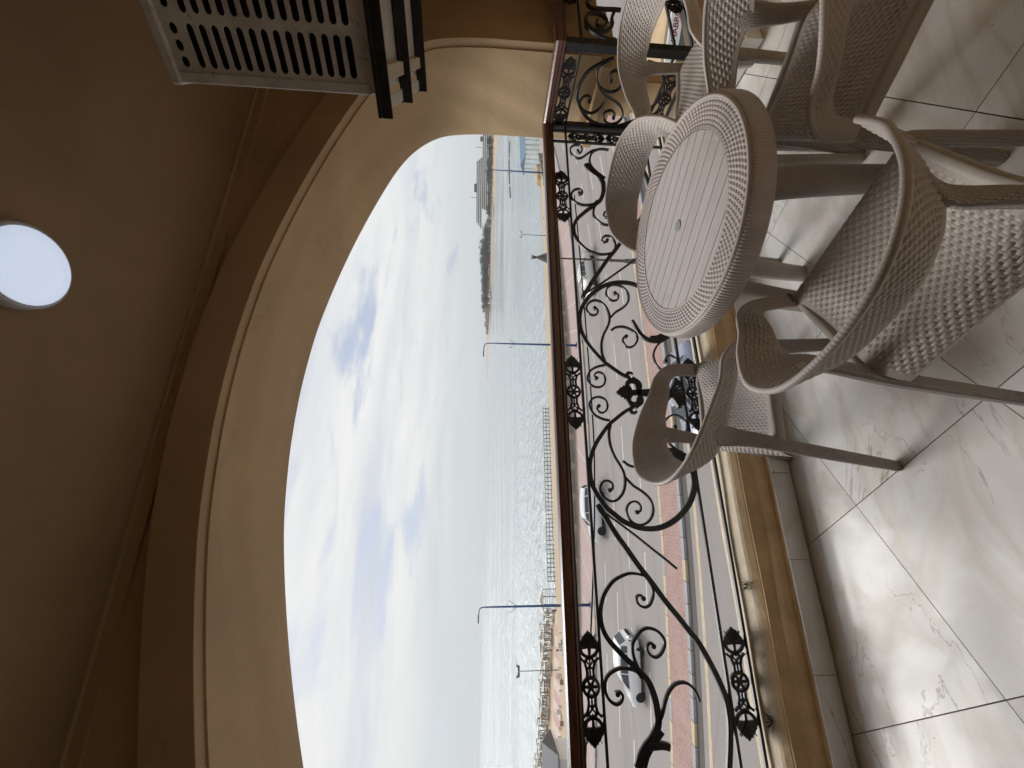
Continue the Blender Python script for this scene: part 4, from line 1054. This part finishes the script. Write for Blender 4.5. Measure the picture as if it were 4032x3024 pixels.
# ------------------------------------------------------------------ vehicles
def build_car(name, label, body, kind, loc, heading):
    t = thing(name, label, 'car', loc, heading, 'cars in the street')
    if kind == 'hatch':
        L, W, low, st = 3.95, 1.70, 0.22, [(-1.97, .50, .78, .62), (-1.88, .30, .98, .76), (-1.3, .22, 1.02, .85), (0.4, .20, .96, .85), (0.95, .20, .93, .84), (1.6, .24, .80, .78), (1.9, .34, .66, .66), (1.98, .42, .56, .55)]
        gh = [(-1.86, .72, .98, .66, 1.02), (-1.55, .76, 1.01, .60, 1.46), (-0.9, .78, 1.0, .62, 1.53), (0.0, .78, .97, .62, 1.52), (0.42, .78, .95, .60, 1.42), (1.12, .74, .90, .70, .93)]; wb = 2.5; wr = .30
    elif kind == 'suv':
        L, W, low, st = 4.6, 1.85, 0.3, [(-2.3, .60, .95, .70), (-2.2, .36, 1.12, .84), (-1.4, .30, 1.15, .92), (0.5, .28, 1.12, .92), (1.05, .28, 1.10, .91), (1.9, .32, 1.0, .86), (2.22, .40, .86, .76), (2.3, .50, .70, .62)]
        gh = [(-2.2, .80, 1.12, .74, 1.16), (-1.95, .82, 1.13, .66, 1.66), (-1.0, .84, 1.13, .68, 1.74), (0.0, .84, 1.12, .68, 1.73), (0.45, .84, 1.11, .66, 1.64), (1.15, .80, 1.08, .76, 1.11)]; wb = 2.72; wr = .36
    else:
        L, W, low, st = 4.65, 1.80, 0.22, [(-2.32, .48, .88, .62), (-2.22, .30, .96, .80), (-1.5, .22, 1.0, .89), (0.5, .20, .94, .89), (1.0, .20, .92, .88), (1.9, .24, .80, .82), (2.25, .34, .66, .70), (2.32, .42, .56, .58)]
        gh = [(-1.72, .76, .97, .72, 1.0), (-0.95, .80, .97, .60, 1.38), (-0.4, .81, .97, .61, 1.45), (0.15, .81, .96, .61, 1.44), (0.45, .80, .95, .58, 1.38), (1.18, .76, .90, .72, .93)]; wb = 2.7; wr = .32
    V = []; nst = len(st)
    for x, z0, z1, hw in st:
        zm = z0+(z1-z0)*0.45
        for y, z in ((-hw*.86, z0), (-hw*.98, z0+.06), (-hw, zm), (-hw*.985, z1-.13), (-hw*.90, z1), (-hw*.45, z1+.03), (hw*.45, z1+.03), (hw*.90, z1), (hw*.985, z1-.13), (hw, zm), (hw*.98, z0+.06), (hw*.86, z0)): V.append((x, y, z))
    F = grid_faces(nst, 12, True) + [list(range(12))[::-1], list(range((nst-1)*12, nst*12))]
    mesh('body', V, F, body, t, True)
    V = []
    for x, hb, zb, ht, zt in gh:
        V += [(x, -hb, zb-.04), (x, -ht, zt-.05), (x, -ht*.86, zt), (x, ht*.86, zt), (x, ht, zt-.05), (x, hb, zb-.04)]
    F = grid_faces(len(gh), 6) + [[0, 1, 2, 3, 4, 5], list(range(len(V)-6, len(V)))[::-1]]
    mesh('cabin', V, F, body, t)
    def gp(i, f, v, side):                                # point on cabin side: station i..i+1 at fraction f, height v
        a, b = gh[i], gh[i+1]; g = [a[k]+(b[k]-a[k])*f for k in range(5)]
        y = g[1]+(g[3]-g[1])*v; z = g[2]+(g[4]-.05-g[2])*v
        return (g[0], side*(y+.006), z+.004)
    for s in (1, -1):
        for (i0, f0, f0t), (i1, f1, f1t) in (((4, .72, .10), (3, .08, .05)), ((2, .95, .95), (1, .62, .75)), ((1, .50, .62), (0, .85, .95))):
            P = [gp(i0, f0, .08, s), gp(i1, f1, .08, s), gp(i1, f1t, .90, s), gp(i0, f0t, .90, s)]
            Q = [(x, y-s*.02, z) for x, y, z in P]
            mesh('side_window', P+Q, [(0,1,2,3), (4,7,6,5), (0,4,5,1), (1,5,6,2), (2,6,7,3), (3,7,4,0)], M['car_glass'], t)
    for nm, i, f0, f1, lift in (('windscreen', 4, .10, .90, .014), ('rear_window', 0, .15, .95, .014)):
        a, b = gh[i], gh[i+1]; P = []
        for f in (f0, f1):
            g = [a[k]+(b[k]-a[k])*f for k in range(5)]; d = lift if i == 4 else -lift*0.6
            P += [(g[0]+d, -g[3]*.84, g[4]+lift), (g[0]+d, g[3]*.84, g[4]+lift)]
        Q = [(x, y, z-.03) for x, y, z in P]
        mesh(nm, P+Q, [(0,1,3,2), (4,6,7,5), (0,4,5,1), (1,5,7,3), (3,7,6,2), (2,6,4,0)], M['car_glass'], t)
    for s in (1, -1):
        for x in (wb/2+.02, -wb/2):
            ty = MB(); ty.lathe([(wr*.62, -.10), (wr*.94, -.10), (wr, -.06), (wr, .06), (wr*.94, .10), (wr*.62, .10)], 20, (0, 0, 0), 'y'); o = ty.build('wheel', M['tyre'], t, True); o.location = (x, s*(W/2-.12), wr)
            rm = MB(); rm.lathe([(wr*.62, -.06), (wr*.62, .07), (wr*.55, .085), (wr*.5, .03), (.02, .03)] if s > 0 else [(.02, -.03), (wr*.5, -.03), (wr*.55, -.085), (wr*.62, -.07), (wr*.62, .06)], 20, (0, 0, 0), 'y')
            for k in range(5):
                a = 2*pi*k/5; rm.tube([(0, s*.05, 0), (wr*.56*cos(a), s*.06, wr*.56*sin(a))], [.045, .03], 6)
            q = rm.build('rim', M['rim'], o)
        mb = MB(); mb.cbox(st[-2][0]-.20, st[-2][0]+.07, s*(.44 if kind != 'suv' else .52)-.14, s*(.44 if kind != 'suv' else .52)+.14, st[-2][2]-.08, st[-2][2]+.02, .02); mb.build('headlight', M['head_clear'], t)
        mb = MB(); mb.cbox(st[1][0]-.035, st[1][0]+.16, s*st[1][3]*.80-.12, s*st[1][3]*.80+.13, st[1][2]-.24, st[1][2]-.06, .02); mb.build('tail_light', M['tail_red'], t)
        mb = MB(); mb.cbox(gh[4][0]+.30, gh[4][0]+.42, s*(W/2+.05)-.09, s*(W/2+.05)+.07, gh[4][2]+.02, gh[4][2]+.15, .03); mb.build('mirror', body, t)
        mb = MB(); mb.box(-wb/2+wr+.06, wb/2-wr-.06, s*(W/2-.16), s*(W/2-.06), .17, st[3][1]+.08); mb.build('sill', M['tyre'], t)
    return t
build_car('hatchback_car', 'white hatchback with dark side glass driving left on the near lanes', M['paint_white'], 'hatch', (-8.95, 28.3, ZR+.004), pi+atan2(slope(-9), 1))
build_car('suv_car', 'white tall car half hidden behind the big left scroll on the far lanes', M['paint_white'], 'suv', (0.35, 33.9, ZR+.004), pi+atan2(slope(0), 1))
build_car('sedan_car', 'cream white saloon with a red tail light behind the old lamp post', M['paint_cream'], 'sedan', (21.4, 30.9, ZR+.004), pi+atan2(slope(21), 1))
build_car('parked_car', 'silver grey car parked below the balcony, windscreen showing under the table edge', M['paint_grey'], 'sedan', (10.6, 16.2, ZR+.002), pi+atan2(slope(10), 1)*0.5)
build_car('parked_car', 'pale blue car parked below the balcony behind the railing centre piece', M['paint_blue'], 'sedan', (5.3, 16.4, ZR+.002), pi+atan2(slope(5), 1)*0.5)

# ------------------------------------------------------------------ street lamps
def blue_lamp(x, y, lab, h=10.0):
    t = thing('street_lamp', lab, 'street lamp', (x, y, ZR+0.15), 0, 'blue street lamps')
    mb = MB(); mb.tube([(0, 0, 0), (0, 0, 3), (0, 0, h-.6)], [.13, .11, .065], 10); mb.build('pole', M['lamp_blue'], t, True)
    mb = MB(); mb.tube(catmull([(0, 0, h-.62), (-.02, .03, h-.3), (-.12, .1, h-.08), (-.4, .3, h+.02), (-.75, .5, h+.06)], 16), .05, 8); mb.build('arm', M['lamp_blue'], t, True)
    mb = MB(); mb.cbox(-1.35, -.70, .36, .62, h-.0, h+.13, .04); mb.build('lamp_head', M['lamp_grey'], t)
    for s in (1, -1):
        mb = MB(); mb.tube([(0, 0, h*.66), (s*.5, 0, h*.66+.75)], .022, 6); mb.build('banner_bracket', M['lamp_blue'], t)
    mb = MB(); mb.cbox(-.22, .22, -.16, .16, 1.3, 1.95, .05); mb.build('control_box', M['kerb_grey'], t)
    mb = MB(); mb.cbox(-.24, .24, -.24, .24, 0, .06, .015); mb.build('base_plate', M['lamp_blue'], t)
blue_lamp(-7.6, 39.4, 'blue street lamp before the sunshades on the left beach')
blue_lamp(17.6, 38.3, 'blue street lamp right of the picture middle, before open water')
blue_lamp(43.4, 39.9, 'blue street lamp before the far white hotel')
def old_lamp():
    t = thing('lantern_post', 'old style bronze lantern post on the brick median beside the cream saloon', 'street lamp', (15.4, 20.35+bend(15.4)+.5, ZR+.125))
    mb = MB(); mb.lathe([(.22, 0), (.22, .12), (.16, .2), (.15, .5), (.19, .6), (.13, .75), (.15, 1.0), (.10, 1.15), (.085, 1.9), (.12, 2.0), (.075, 2.15), (.062, 3.6), (.10, 3.7), (.055, 3.85), (.05, 5.4), (.09, 5.5), (.05, 5.6)], 14); mb.build('post', M['lamp_bronze'], t, True)
    mb = MB(); mb.lathe([(.10, 5.62), (.20, 5.75), (.22, 6.0), (.22, 6.05)], 12); mb.build('lantern_glass', M['lamp_glass'], t, True)
    mb = MB(); mb.lathe([(.34, 6.06), (.32, 6.14), (.20, 6.45), (.08, 6.75), (.05, 6.8), (.10, 6.9), (.12, 7.0), (.03, 7.08)], 12); mb.build('lantern_hood', M['lamp_bronze'], t, True)
    for s in (1, -1):
        mb = MB(); mb.tube(catmull([(s*.05, 0, 5.5), (s*.3, 0, 5.62), (s*.38, 0, 5.85), (s*.30, 0, 6.05)], 12), .025, 6); mb.build('bracket', M['lamp_bronze'], t)
    for k in range(4):
        a = pi/4+pi/2*k; mb = MB(); mb.tube([(.05*cos(a), .05*sin(a), 6.98), (.16*cos(a), .16*sin(a), 7.16)], [.035, .012], 6); mb.build('finial_leaf', M['lamp_bronze'], t)
old_lamp()
def twin_lamp(x, y, zt, lab, mat, head):
    t = thing('twin_lamp', lab, 'lamp', (x, y, ZB))
    h = zt-ZB
    mb = MB(); mb.tube([(0, 0, 0), (0, 0, h)], [.07, .045], 8); mb.build('pole', M['lamp_grey'], t, True)
    for s in (1, -1):
        mb = MB(); mb.cbox(min(s*.06, s*.62), max(s*.06, s*.62), -.18, .18, h-.10, h+.16, .03); o = mb.build('lamp_head', head, t)
        mb = MB(); mb.cbox(min(s*.5, s*.72), max(s*.5, s*.72), -.16, .16, h+.10, h+.34, .03); mb.build('lamp_visor', head, t)
twin_lamp(42.5, 51.0, -3.9, 'thin pole with twin pale lamp heads on the right beach', M['lamp_grey'], M['lamp_glass'])
twin_lamp(-19.2, 60.5, -3.7, 'thin grey pole with twin dark floodlights among the beach sunshades', M['lamp_grey'], M['roof_grey'])

# ------------------------------------------------------------------ beach furniture
def shade_mesh():
    mb = MB()
    for x in (-.9, .9):
        for y in (-.9, .9): mb.box(x-.05, x+.05, y-.05, y+.05, 0, 2.25)
    mb.box(-1.05, 1.05, -1.0, -.9, 2.2, 2.3); mb.box(-1.05, 1.05, .9, 1.0, 2.2, 2.3)
    for i in range(9): mb.box(-1.0+i*.24, -.93+i*.24, -1.1, 1.1, 2.3, 2.36)
    return mb
def build_sunshades():
    proto = None; k = 0
    nm = ['front row', 'second row']
    for row in range(2):
        for i in range(19):
            x = -14.3-i*1.72-row*.8+random.uniform(-.35, .35); y = 70.4-row*2.6-0.52*(x+14.3) + random.uniform(-.6, .6)
            if proto is None:
                o = tag(shade_mesh().build('sunshade', M['timber']), 'x', 'sunshade')
                mb = MB(); mb.box(-.95, .95, -.5, .5, 2.37, 2.40); mb.build('canvas', M['canvas'], o)
                for s in (-.45, .45):
                    mb = MB(); mb.cbox(s-.3, s+.3, -.8, .45, .30, .42, .03); mb.cbox(s-.3, s+.3, .40, .52, .36, 1.0, .03); mb.build('cushion', M['canvas'], o)
                proto = o
            else: o = copy_tree(proto)
            o.location = (x, y, ZB-.03); o.rotation_euler = (0, 0, random.uniform(-.6, .6)-.3); k = random.uniform(.62, 1.0); o.scale = (k, k, random.uniform(.38, .62))
            tag(o, 'timber sunshade with pale cushions in the rows along the left waterline', 'sunshade', 'sunshades on the left beach')
    tb = None
    spots = [(-15.2, 56.6, 'small timber seating set on the striped plaza beside the seated person'), (-19.6, 58.6, 'small timber seating set on the striped plaza left of the floodlight pole'),
             (-24.0, 59.6, 'small timber seating set on the striped plaza with a dark chair'), (-27.6, 60.6, 'small timber seating set on the striped plaza nearest the grey roof')]
    for x, y, lab in spots:
        mb = MB()
        mb.box(-.5, .5, -.5, .5, .66, .74); [mb.box(a-.04, a+.04, b-.04, b+.04, 0, .66) for a in (-.42, .42) for b in (-.42, .42)]
        o = tag(mb.build('seating_set', M['timber']), lab, 'table', 'seating sets on the plaza'); o.location = (x, y, ZB+.02); o.rotation_euler = (0, 0, random.uniform(-.4, .4))
        for a in (0, pi/2, pi, 3*pi/2):
            mb = MB(); mb.box(-.28, .28, .70, 1.2, .40, .46); mb.box(-.28, .28, 1.16, 1.22, .46, 1.05); [mb.box(p-.03, p+.03, q-.03, q+.03, 0, .40) for p in (-.25, .25) for q in (.74, 1.16)]
            c = mb.build('seat', M['canvas'] if a != pi else M['timber'], o); c.rotation_euler = (0, 0, a)
    # plank walkway pavilion where the jetty fence begins
    p = thing('bathing_hut', 'pale timber bathing hut on posts at the head of the jetty fence', 'hut', (-12.2, 67.0, ZB), 0.15); p.scale = (.6, .6, .62)
    for a in (-2.6, -.9, .9, 2.6):
        for b in (-1.4, 1.4): mb = MB(); mb.box(a-.08, a+.08, b-.08, b+.08, -1, 2.6); mb.build('post', M['timber'], p)
    for z in (1.0, 1.5, 2.0): mb = MB(); mb.box(-2.6, 2.6, -1.47, -1.42, z, z+.12); mb.build('rail', M['canvas'], p)
    mb = MB(); mb.prism([(-2.9, 2.6), (2.9, 2.6), (0, 3.6)], -1.7, 1.7, lambda x, y, z: (x, z, y)); mb.build('roof', M['canvas'], p)
    f = thing('jetty_fence', 'pale timber jetty fence of square bays standing in the water', 'fence', (0, 0, 0))
    pp = None; x = -9.0
    while x < 17.5:
        y = 62.9-0.02*x
        if pp is None: mb = MB(); mb.box(-.06, .06, -.06, .06, -1.0, 1.35); pp = mb.build('post', M['timber'], f); o = pp
        else: o = pp.copy(); link(o, f)
        o.location = (x, y, ZB); x += .62
    for z in (.35, .85, 1.3): mb = MB(); mb.tube([(-9, 63.08, ZB+z), (17.5, 62.55, ZB+z)], .05, 4); mb.build('rail', M['timber'], f)
build_sunshades()
def build_kiosk():
    t = thing('beach_kiosk', 'dark grey pitched kiosk roof with pale wall at the left picture edge', 'kiosk', (-24.6, 51.5, ZB), 0.0)
    mb = MB(); mb.box(-5, 1.2, -2.0, 2.0, 0, 2.9); mb.build('wall', M['white_paint'], t)
    mb = MB(); mb.prism([(-2.6, 2.9), (2.6, 2.9), (2.6, 3.0), (0, 4.3), (-2.6, 3.0)], -5.6, 1.8, lambda x, y, z: (z, x, y)); mb.build('roof', M['roof_grey'], t)
    mb = MB(); mb.box(-4.2, .4, -2.03, -1.99, 1.0, 2.3); mb.build('hatch', M['hotel_glass'], t)
build_kiosk()

# ------------------------------------------------------------------ people on the beach
def person(label, loc, rz, seated, shirt, legs):
    root = thing('person', label, 'person', loc, rz)
    if seated:
        J = {'pel': (0, 0, .48), 'sp': (0, .03, .72), 'ch': (0, .02, .92), 'nk': (0, -.01, 1.06), 'hd': (0, -.03, 1.20), 'ht': (0, -.02, 1.28)}
        limbs = [[(.09, -.02, .46), (.11, -.42, .48), (.11, -.46, .08), (.11, -.56, .05)], [(-.09, -.02, .46), (-.11, -.42, .48), (-.11, -.46, .08), (-.11, -.56, .05)]]
        arms = [[(.17, .02, .96), (.22, -.02, .70), (.14, -.24, .58), (.10, -.32, .58)], [(-.17, .02, .96), (-.22, -.02, .70), (-.14, -.24, .58), (-.10, -.32, .58)]]
    else:
        J = {'pel': (0, 0, .92), 'sp': (0, .01, 1.12), 'ch': (0, .0, 1.34), 'nk': (0, -.01, 1.48), 'hd': (0, -.03, 1.60), 'ht': (0, -.02, 1.70)}
        limbs = [[(.09, 0, .90), (.10, -.10, .50), (.10, .02, .08), (.10, -.12, .04)], [(-.09, 0, .90), (-.10, .08, .50), (-.10, .16, .10), (-.10, .04, .04)]]
        arms = [[(.18, 0, 1.40), (.24, .04, 1.12), (.23, -.10, .90), (.22, -.14, .82)], [(-.18, 0, 1.40), (-.24, -.03, 1.12), (-.23, -.16, .92), (-.22, -.2, .84)]]
    V = [J[k] for k in ('pel', 'sp', 'ch', 'nk', 'hd', 'ht')]; Rr = [.13, .125, .135, .055, .095, .08]; E = [(0, 1), (1, 2), (2, 3), (3, 4), (4, 5)]
    for L, b, r in [(limbs[0], 0, (.085, .06, .045, .04)), (limbs[1], 0, (.085, .06, .045, .04)), (arms[0], 2, (.055, .042, .034, .03)), (arms[1], 2, (.055, .042, .034, .03))]:
        prev = b
        for p, q in zip(L, r): V.append(p); Rr.append(q); E.append((prev, len(V)-1)); prev = len(V)-1
    me = bpy.data.meshes.new('body'); me.from_pydata(V, E, []); o = bpy.data.objects.new('body', me); link(o, root)
    me.materials.append(M['skin']); me.materials.append(shirt); me.materials.append(legs)
    o.modifiers.new('skin', 'SKIN'); o.modifiers.new('sub', 'SUBSURF').levels = 1
    o.modifiers['sub'].render_levels = 1
    for i, sv in enumerate(me.skin_vertices[0].data): sv.radius = (Rr[i], Rr[i]); sv.use_root = (i == 0)
    dg = bpy.context.evaluated_depsgraph_get(); ev = o.evaluated_get(dg); nm = bpy.data.meshes.new_from_object(ev)
    o.modifiers.clear(); o.data = nm
    nk, pl = J['nk'][2], J['pel'][2]
    for p in nm.polygons:
        c = p.center; p.use_smooth = True
        p.material_index = 0 if (c.z > nk-.03) else (1 if c.z > pl+.02 else 2)
    h = MB(); hd = J['hd']; h.lathe([(.01, .13), (.07, .11), (.105, .05), (.108, -.02), (.09, -.07)], 12, (hd[0], hd[1]+.025, hd[2]+.02)); h.build('hair', M['hair'], root, True)
    return root
person('dark haired person in a white top and dark shorts walking on the sand edge', (-12.6, 62.2, ZB), 2.6, False, M['cloth_white'], M['cloth_dark'])
person('dark haired person in pale clothes sitting at the plaza seating set', (-16.1, 57.4, ZB+.02), 1.2, True, M['cloth_white'], M['canvas'])

# ------------------------------------------------------------------ far shore, rocks, breakwater
def polar(az, rho): a = radians(az); return rho*sin(a), rho*cos(a)
def build_far():
    # spit of land with its sand line
    pts = [(19, 2300), (23, 1900), (26, 1400), (29, 1000), (33, 900), (41, 880), (46, 760), (51, 690), (58, 640), (70, 600)]
    V = []
    for a, r in pts:
        for rr, z in ((r, ZS-.5), (r+6, ZS+1.3), (r+40, ZS+4), (r+260, ZS+5), (r+600, ZS-1)): x, y = polar(a, rr); V.append((x, y, z))
    struct(mesh('headland', V, grid_faces(len(pts), 5), M['sand']))
    # terraced hotel: stepped slabs and recessed glass
    h = thing('hotel', 'large white terraced hotel on the far shore with long stacked balconies', 'building', (*polar(46.0, 900), ZS+4), 0)
    a0 = radians(46); h.rotation_euler = (0, 0, -a0)
    #  local x to the right as seen, y away
    for i in range(8):
        z = 1+i*3.85; x0, x1 = (-58+i*2.0, 104) if i < 5 else (-88+(i-5)*5, 42-(i-5)*3)
        mb = MB()
        n = 12; P = [(x0+(x1-x0)*k/n, -10+6*cos(pi*(k/n-.5)*1.3)*-1.0) for k in range(n+1)]
        mb.prism(P+[(x1, 18), (x0, 18)], z, z+1.85); mb.build('balcony', M['white_paint'], h)
        mb = MB(); mb.prism([(x, y+3.0) for x, y in P]+[(x1-1, 17), (x0+1, 17)], z+1.85, z+3.85); mb.build('window_band', M['hotel_glass'], h)
    for x, w_, z in ((-20, 16, 31.8), (70, 8, 20.3)): mb = MB(); mb.box(x, x+w_, -4, 10, z, z+5); mb.build('roof_house', M['hotel_glass'], h)
    for x, z in ((60, 28), (-30, 38)): mb = MB(); mb.tube([(x, 0, z-6), (x, 0, z+6)], .5, 6); mb.build('mast', M['lamp_grey'], h)
    for i, x in enumerate(range(-20, 110, 13)):
        mb = MB(); mb.box(x, x+9, -26, -16, 0, 3.6+(i % 3)); mb.build('annex', M['canvas'] if i % 2 else M['parapet'], h)
    # trees of the headland
    def crown(seed):
        r = random.Random(seed); mb = MB()
        lobes = [(r.uniform(-.5, .5), r.uniform(-.5, .5), r.uniform(.35, .95), r.uniform(.28, .5)) for _ in range(9)]
        for k in range(420):
            c = r.choice(lobes); d = Vector((r.gauss(0, 1), r.gauss(0, 1), r.gauss(0, 1))).normalized()
            p = Vector(c[:3])+d*c[3]*r.uniform(.6, 1.05); s = r.uniform(.035, .09); u = d.orthogonal().normalized(); u.rotate(Matrix.Rotation(r.uniform(0, 6.28), 3, d)); v = d.cross(u)
            n_ = (d*.6+Vector((r.uniform(-1, 1), r.uniform(-1, 1), r.uniform(-1, 1)))*.6); u = n_.orthogonal().normalized(); v = n_.normalized().cross(u)
            mb.add([p-u*s, p+v*s, p+u*s, p-v*s], [(0, 1, 2, 3)])
        return mb
    prot = []
    for k in range(4):
        t = thing('tree', 'x', 'tree')
        crown(k+3).build('crown', M['leaf_far'], t); mb = MB(); mb.tube([(0, 0, 0), (.02, 0, .35), (0, .03, .7)], [.07, .05, .03], 6); mb.build('trunk', M['bark'], t)
        prot.append([t, False])
    rr = random.Random(5)
    def put(az, rho, H, lab):
        e = prot[rr.randrange(4)]
        o = e[0] if not e[1] else copy_tree(e[0]); e[1] = True
        x, y = polar(az, rho); o.location = (x, y, ZS+3.5); o.scale = (H*.62, H*.62, H*.72); o.rotation_euler = (0, 0, rr.uniform(0, 6.28))
        tag(o, lab, 'tree', 'trees along the far shore')
    for i in range(34): put(30.2+i*.31+rr.uniform(-.1, .1), 960+rr.uniform(-20, 50), 20+rr.uniform(-4, 6)+(4 if 34 < 30.2+i*.31 < 39 else 0), 'tall dark tree in the dense belt left of the far hotel')
    for i in range(22): put(41+i*.47+rr.uniform(-.1, .1), 850-i*4+rr.uniform(-20, 20), 12+rr.uniform(-3, 4), 'low tree in front of the far white hotel')
    for i in range(10): put(26.4+i*.4, 1300-i*30, 9+rr.uniform(-2, 3), 'small scattered tree on the thinning tip of the headland')
    for j, (az, rho, w_, hh) in enumerate(((29.6, 1000, 18, 17), (28.9, 1040, 26, 11), (28.1, 1100, 20, 9), (27.4, 1180, 16, 12), (26.6, 1300, 30, 7))):
        t = thing('shore_house', ['sand coloured block house at the left end of the far tree belt', 'low sand coloured house next to the far block house', 'small flat house on the thinning headland', 'narrow upright house on the thinning headland', 'long low shed near the tip of the headland'][j], 'building', (*polar(az, rho), ZS+3.5), -radians(az))
        mb = MB(); mb.box(-w_/2, w_/2, -6, 6, 0, hh); mb.build('wall', M['parapet'], t); mb = MB(); mb.box(-w_/2-.5, w_/2+.5, -6.5, 6.5, hh, hh+.8); mb.build('roof', M['canvas'], t)
        k = max(2, int(w_/6))
        for a in range(k):
            for b in range(max(1, int(hh/4.5))): mb = MB(); x = -w_/2+(a+.5)*w_/k; mb.box(x-1.2, x+1.2, -6.1, -5.9, 1.2+b*4, 3.4+b*4); mb.build('window', M['hotel_glass'], t)
    for i, (a0, a1, r0, r1) in enumerate(((50.6, 48.9, 262, 258), (48.7, 47.4, 258, 250), (47.3, 45.9, 250, 240), (45.6, 44.3, 236, 226))):
        P = []; 
        n = 12
        mb = MB(); V = []
        for k in range(n+1):
            u = k/n; x, y = polar(a0+(a1-a0)*u, r0+(r1-r0)*u); w_ = 1.5*(1-.5*abs(2*u-1))
            for d, z in ((-w_, ZS-.4), (-w_*.6, ZS+.35+.15*random.random()), (w_*.6, ZS+.35+.2*random.random()), (w_, ZS-.4)): V.append((x+d*.5, y+d, z))
        mb.add(V, grid_faces(n+1, 4)); tag(mb.build('breakwater', M['dark_rock']), ['dark breakwater segment by the right jamb', 'second dark breakwater segment from the right jamb', 'long dark breakwater segment right of the lamp', 'last dark breakwater segment crossing the lamp pole'][i], 'breakwater', 'breakwater segments')
build_far()
def build_rocks():
    rr = random.Random(11); protos = []
    for k in range(3):
        bm = bmesh.new(); bmesh.ops.create_icosphere(bm, subdivisions=1, radius=1)
        for v in bm.verts: v.co *= rr.uniform(.7, 1.15); v.co.z *= .7
        me = bpy.data.meshes.new('rock'); bm.to_mesh(me); bm.free(); me.materials.append(M['rock'] if k else M['dark_rock']); protos.append(me)
    def put(x, y, s, lab):
        o = link(bpy.data.objects.new('rock', rr.choice(protos))); o.location = (x, y, ZS+.15*s); o.scale = (s*rr.uniform(.8, 1.4), s, s*rr.uniform(.6, 1)); o.rotation_euler = (0, 0, rr.uniform(0, 6.28))
        tag(o, lab, 'rock', 'shore rocks')
    for i in range(60): x = rr.uniform(52, 74); put(x, 55.5+max(0, x-48)*.30+rr.uniform(-.5, 3.8), rr.uniform(.35, 1.0), 'weathered rock in the heap on the right shore')
    for i in range(26): x = rr.uniform(33, 50); put(x, 56.5+rr.uniform(.5, 7), rr.uniform(.2, .45), 'small dark rock awash off the right beach')
    for x, y, s, lab in ((66.5, 62.0, 2.3, 'big pale boulder beside the blue roofed pavilion'), (69, 63.5, 1.9, 'second pale boulder beside the blue roofed pavilion')):
        o = link(bpy.data.objects.new('boulder', protos[1].copy())); o.data.materials[0] = M['sand']; o.location = (x, y, ZB+.6); o.scale = (s, s, s*.9); tag(o, lab, 'rock')
    for i in range(5):
        x = 40+i*3.1; mb = MB()
        for k in range(160):
            a = rr.uniform(0, 6.28); r = rr.uniform(0, 1); p = Vector((r*cos(a), r*sin(a), rr.uniform(0, .7)*(1.1-r))); d = Vector((rr.uniform(-1, 1), rr.uniform(-1, 1), rr.uniform(0, 1)))*.16; s = d.orthogonal()*.5
            mb.add([p-s, p+s, p+d], [(0, 1, 2)])
        o = mb.build('shrub', M['scrub']); o.location = (x, 56.6+max(0, x-48)*.42+rr.uniform(-1, 1), ZB); o.scale = (1.3, 1.1, 1.0); tag(o, 'low green shrub among the rocks of the right shore', 'shrub', 'shore shrubs')
    t = thing('pavilion', 'blue roofed open pavilion with white posts on the right shore', 'pavilion', (76.5, 64.5, ZB), radians(8))
    mb = MB(); mb.prism([(-2.6, 0), (2.6, 0), (0, .9)], -5.5, 5.5, lambda x, y, z: (z, x, y+3.4)); mb.build('roof', M['roof_blue'], t)
    for x in np.linspace(-5, 5, 7):
        for y in (-2.2, 2.2): mb = MB(); mb.box(x-.08, x+.08, y-.08, y+.08, 0, 3.4); mb.build('post', M['white_paint'], t)
    for z in (.9, 1.8): mb = MB(); mb.box(-5, 5, -2.22, -2.16, z, z+.07); mb.build('rail', M['white_paint'], t)
build_rocks()
def build_sign():
    t = thing('shop_sign', 'long white signboard with red lettering over a shop, seen past the right chair', 'sign', (21.5, 11.0, -7.0), radians(-40))
    mb = MB(); mb.cbox(-1.6, 1.6, -.08, .08, -.28, .28, .02); mb.build('board', M['white_paint'], t)
    cu = bpy.data.curves.new('lettering', 'FONT'); cu.body = 'MABROUK'; cu.size = .36; cu.align_x = 'CENTER'; cu.align_y = 'CENTER'; cu.extrude = .02
    o = bpy.data.objects.new('lettering', cu); link(o, t)
    dg = bpy.context.evaluated_depsgraph_get(); me = bpy.data.meshes.new_from_object(o.evaluated_get(dg)); bpy.data.objects.remove(o)
    me.materials.clear(); me.materials.append(M['sign_red']); o = bpy.data.objects.new('lettering', me); link(o, t); o.location = (0, -.09, 0); o.rotation_euler = (pi/2, 0, 0)
    mb = MB(); mb.box(-1.5, 1.5, .02, .079, -1.4, -.35); mb.build('shop_window', M['hotel_glass'], t)
    mb = MB(); mb.box(-1.8, 1.8, .08, 3.0, -1.58, .4); mb.build('shop_wall', M['plaster'], t)
build_sign()

def build_haze():
    m = bpy.data.materials.new('haze'); m.use_nodes = True; nt = m.node_tree; nt.nodes.clear()
    out = nt.nodes.new('ShaderNodeOutputMaterial'); v = nt.nodes.new('ShaderNodeVolumePrincipled')
    v.inputs['Color'].default_value = (0.93, 0.95, 0.97, 1); v.inputs['Density'].default_value = 0.00015; v.inputs['Anisotropy'].default_value = 0.3
    nt.links.new(v.outputs[0], out.inputs['Volume'])
    mb = MB(); mb.box(-7300, 7300, -7300, 7400, -13.6, 48.0); o = mb.build('haze', m); o['kind'] = 'stuff'; o['label'] = 'pale sea haze over the bay'; o['category'] = 'haze'
build_haze()
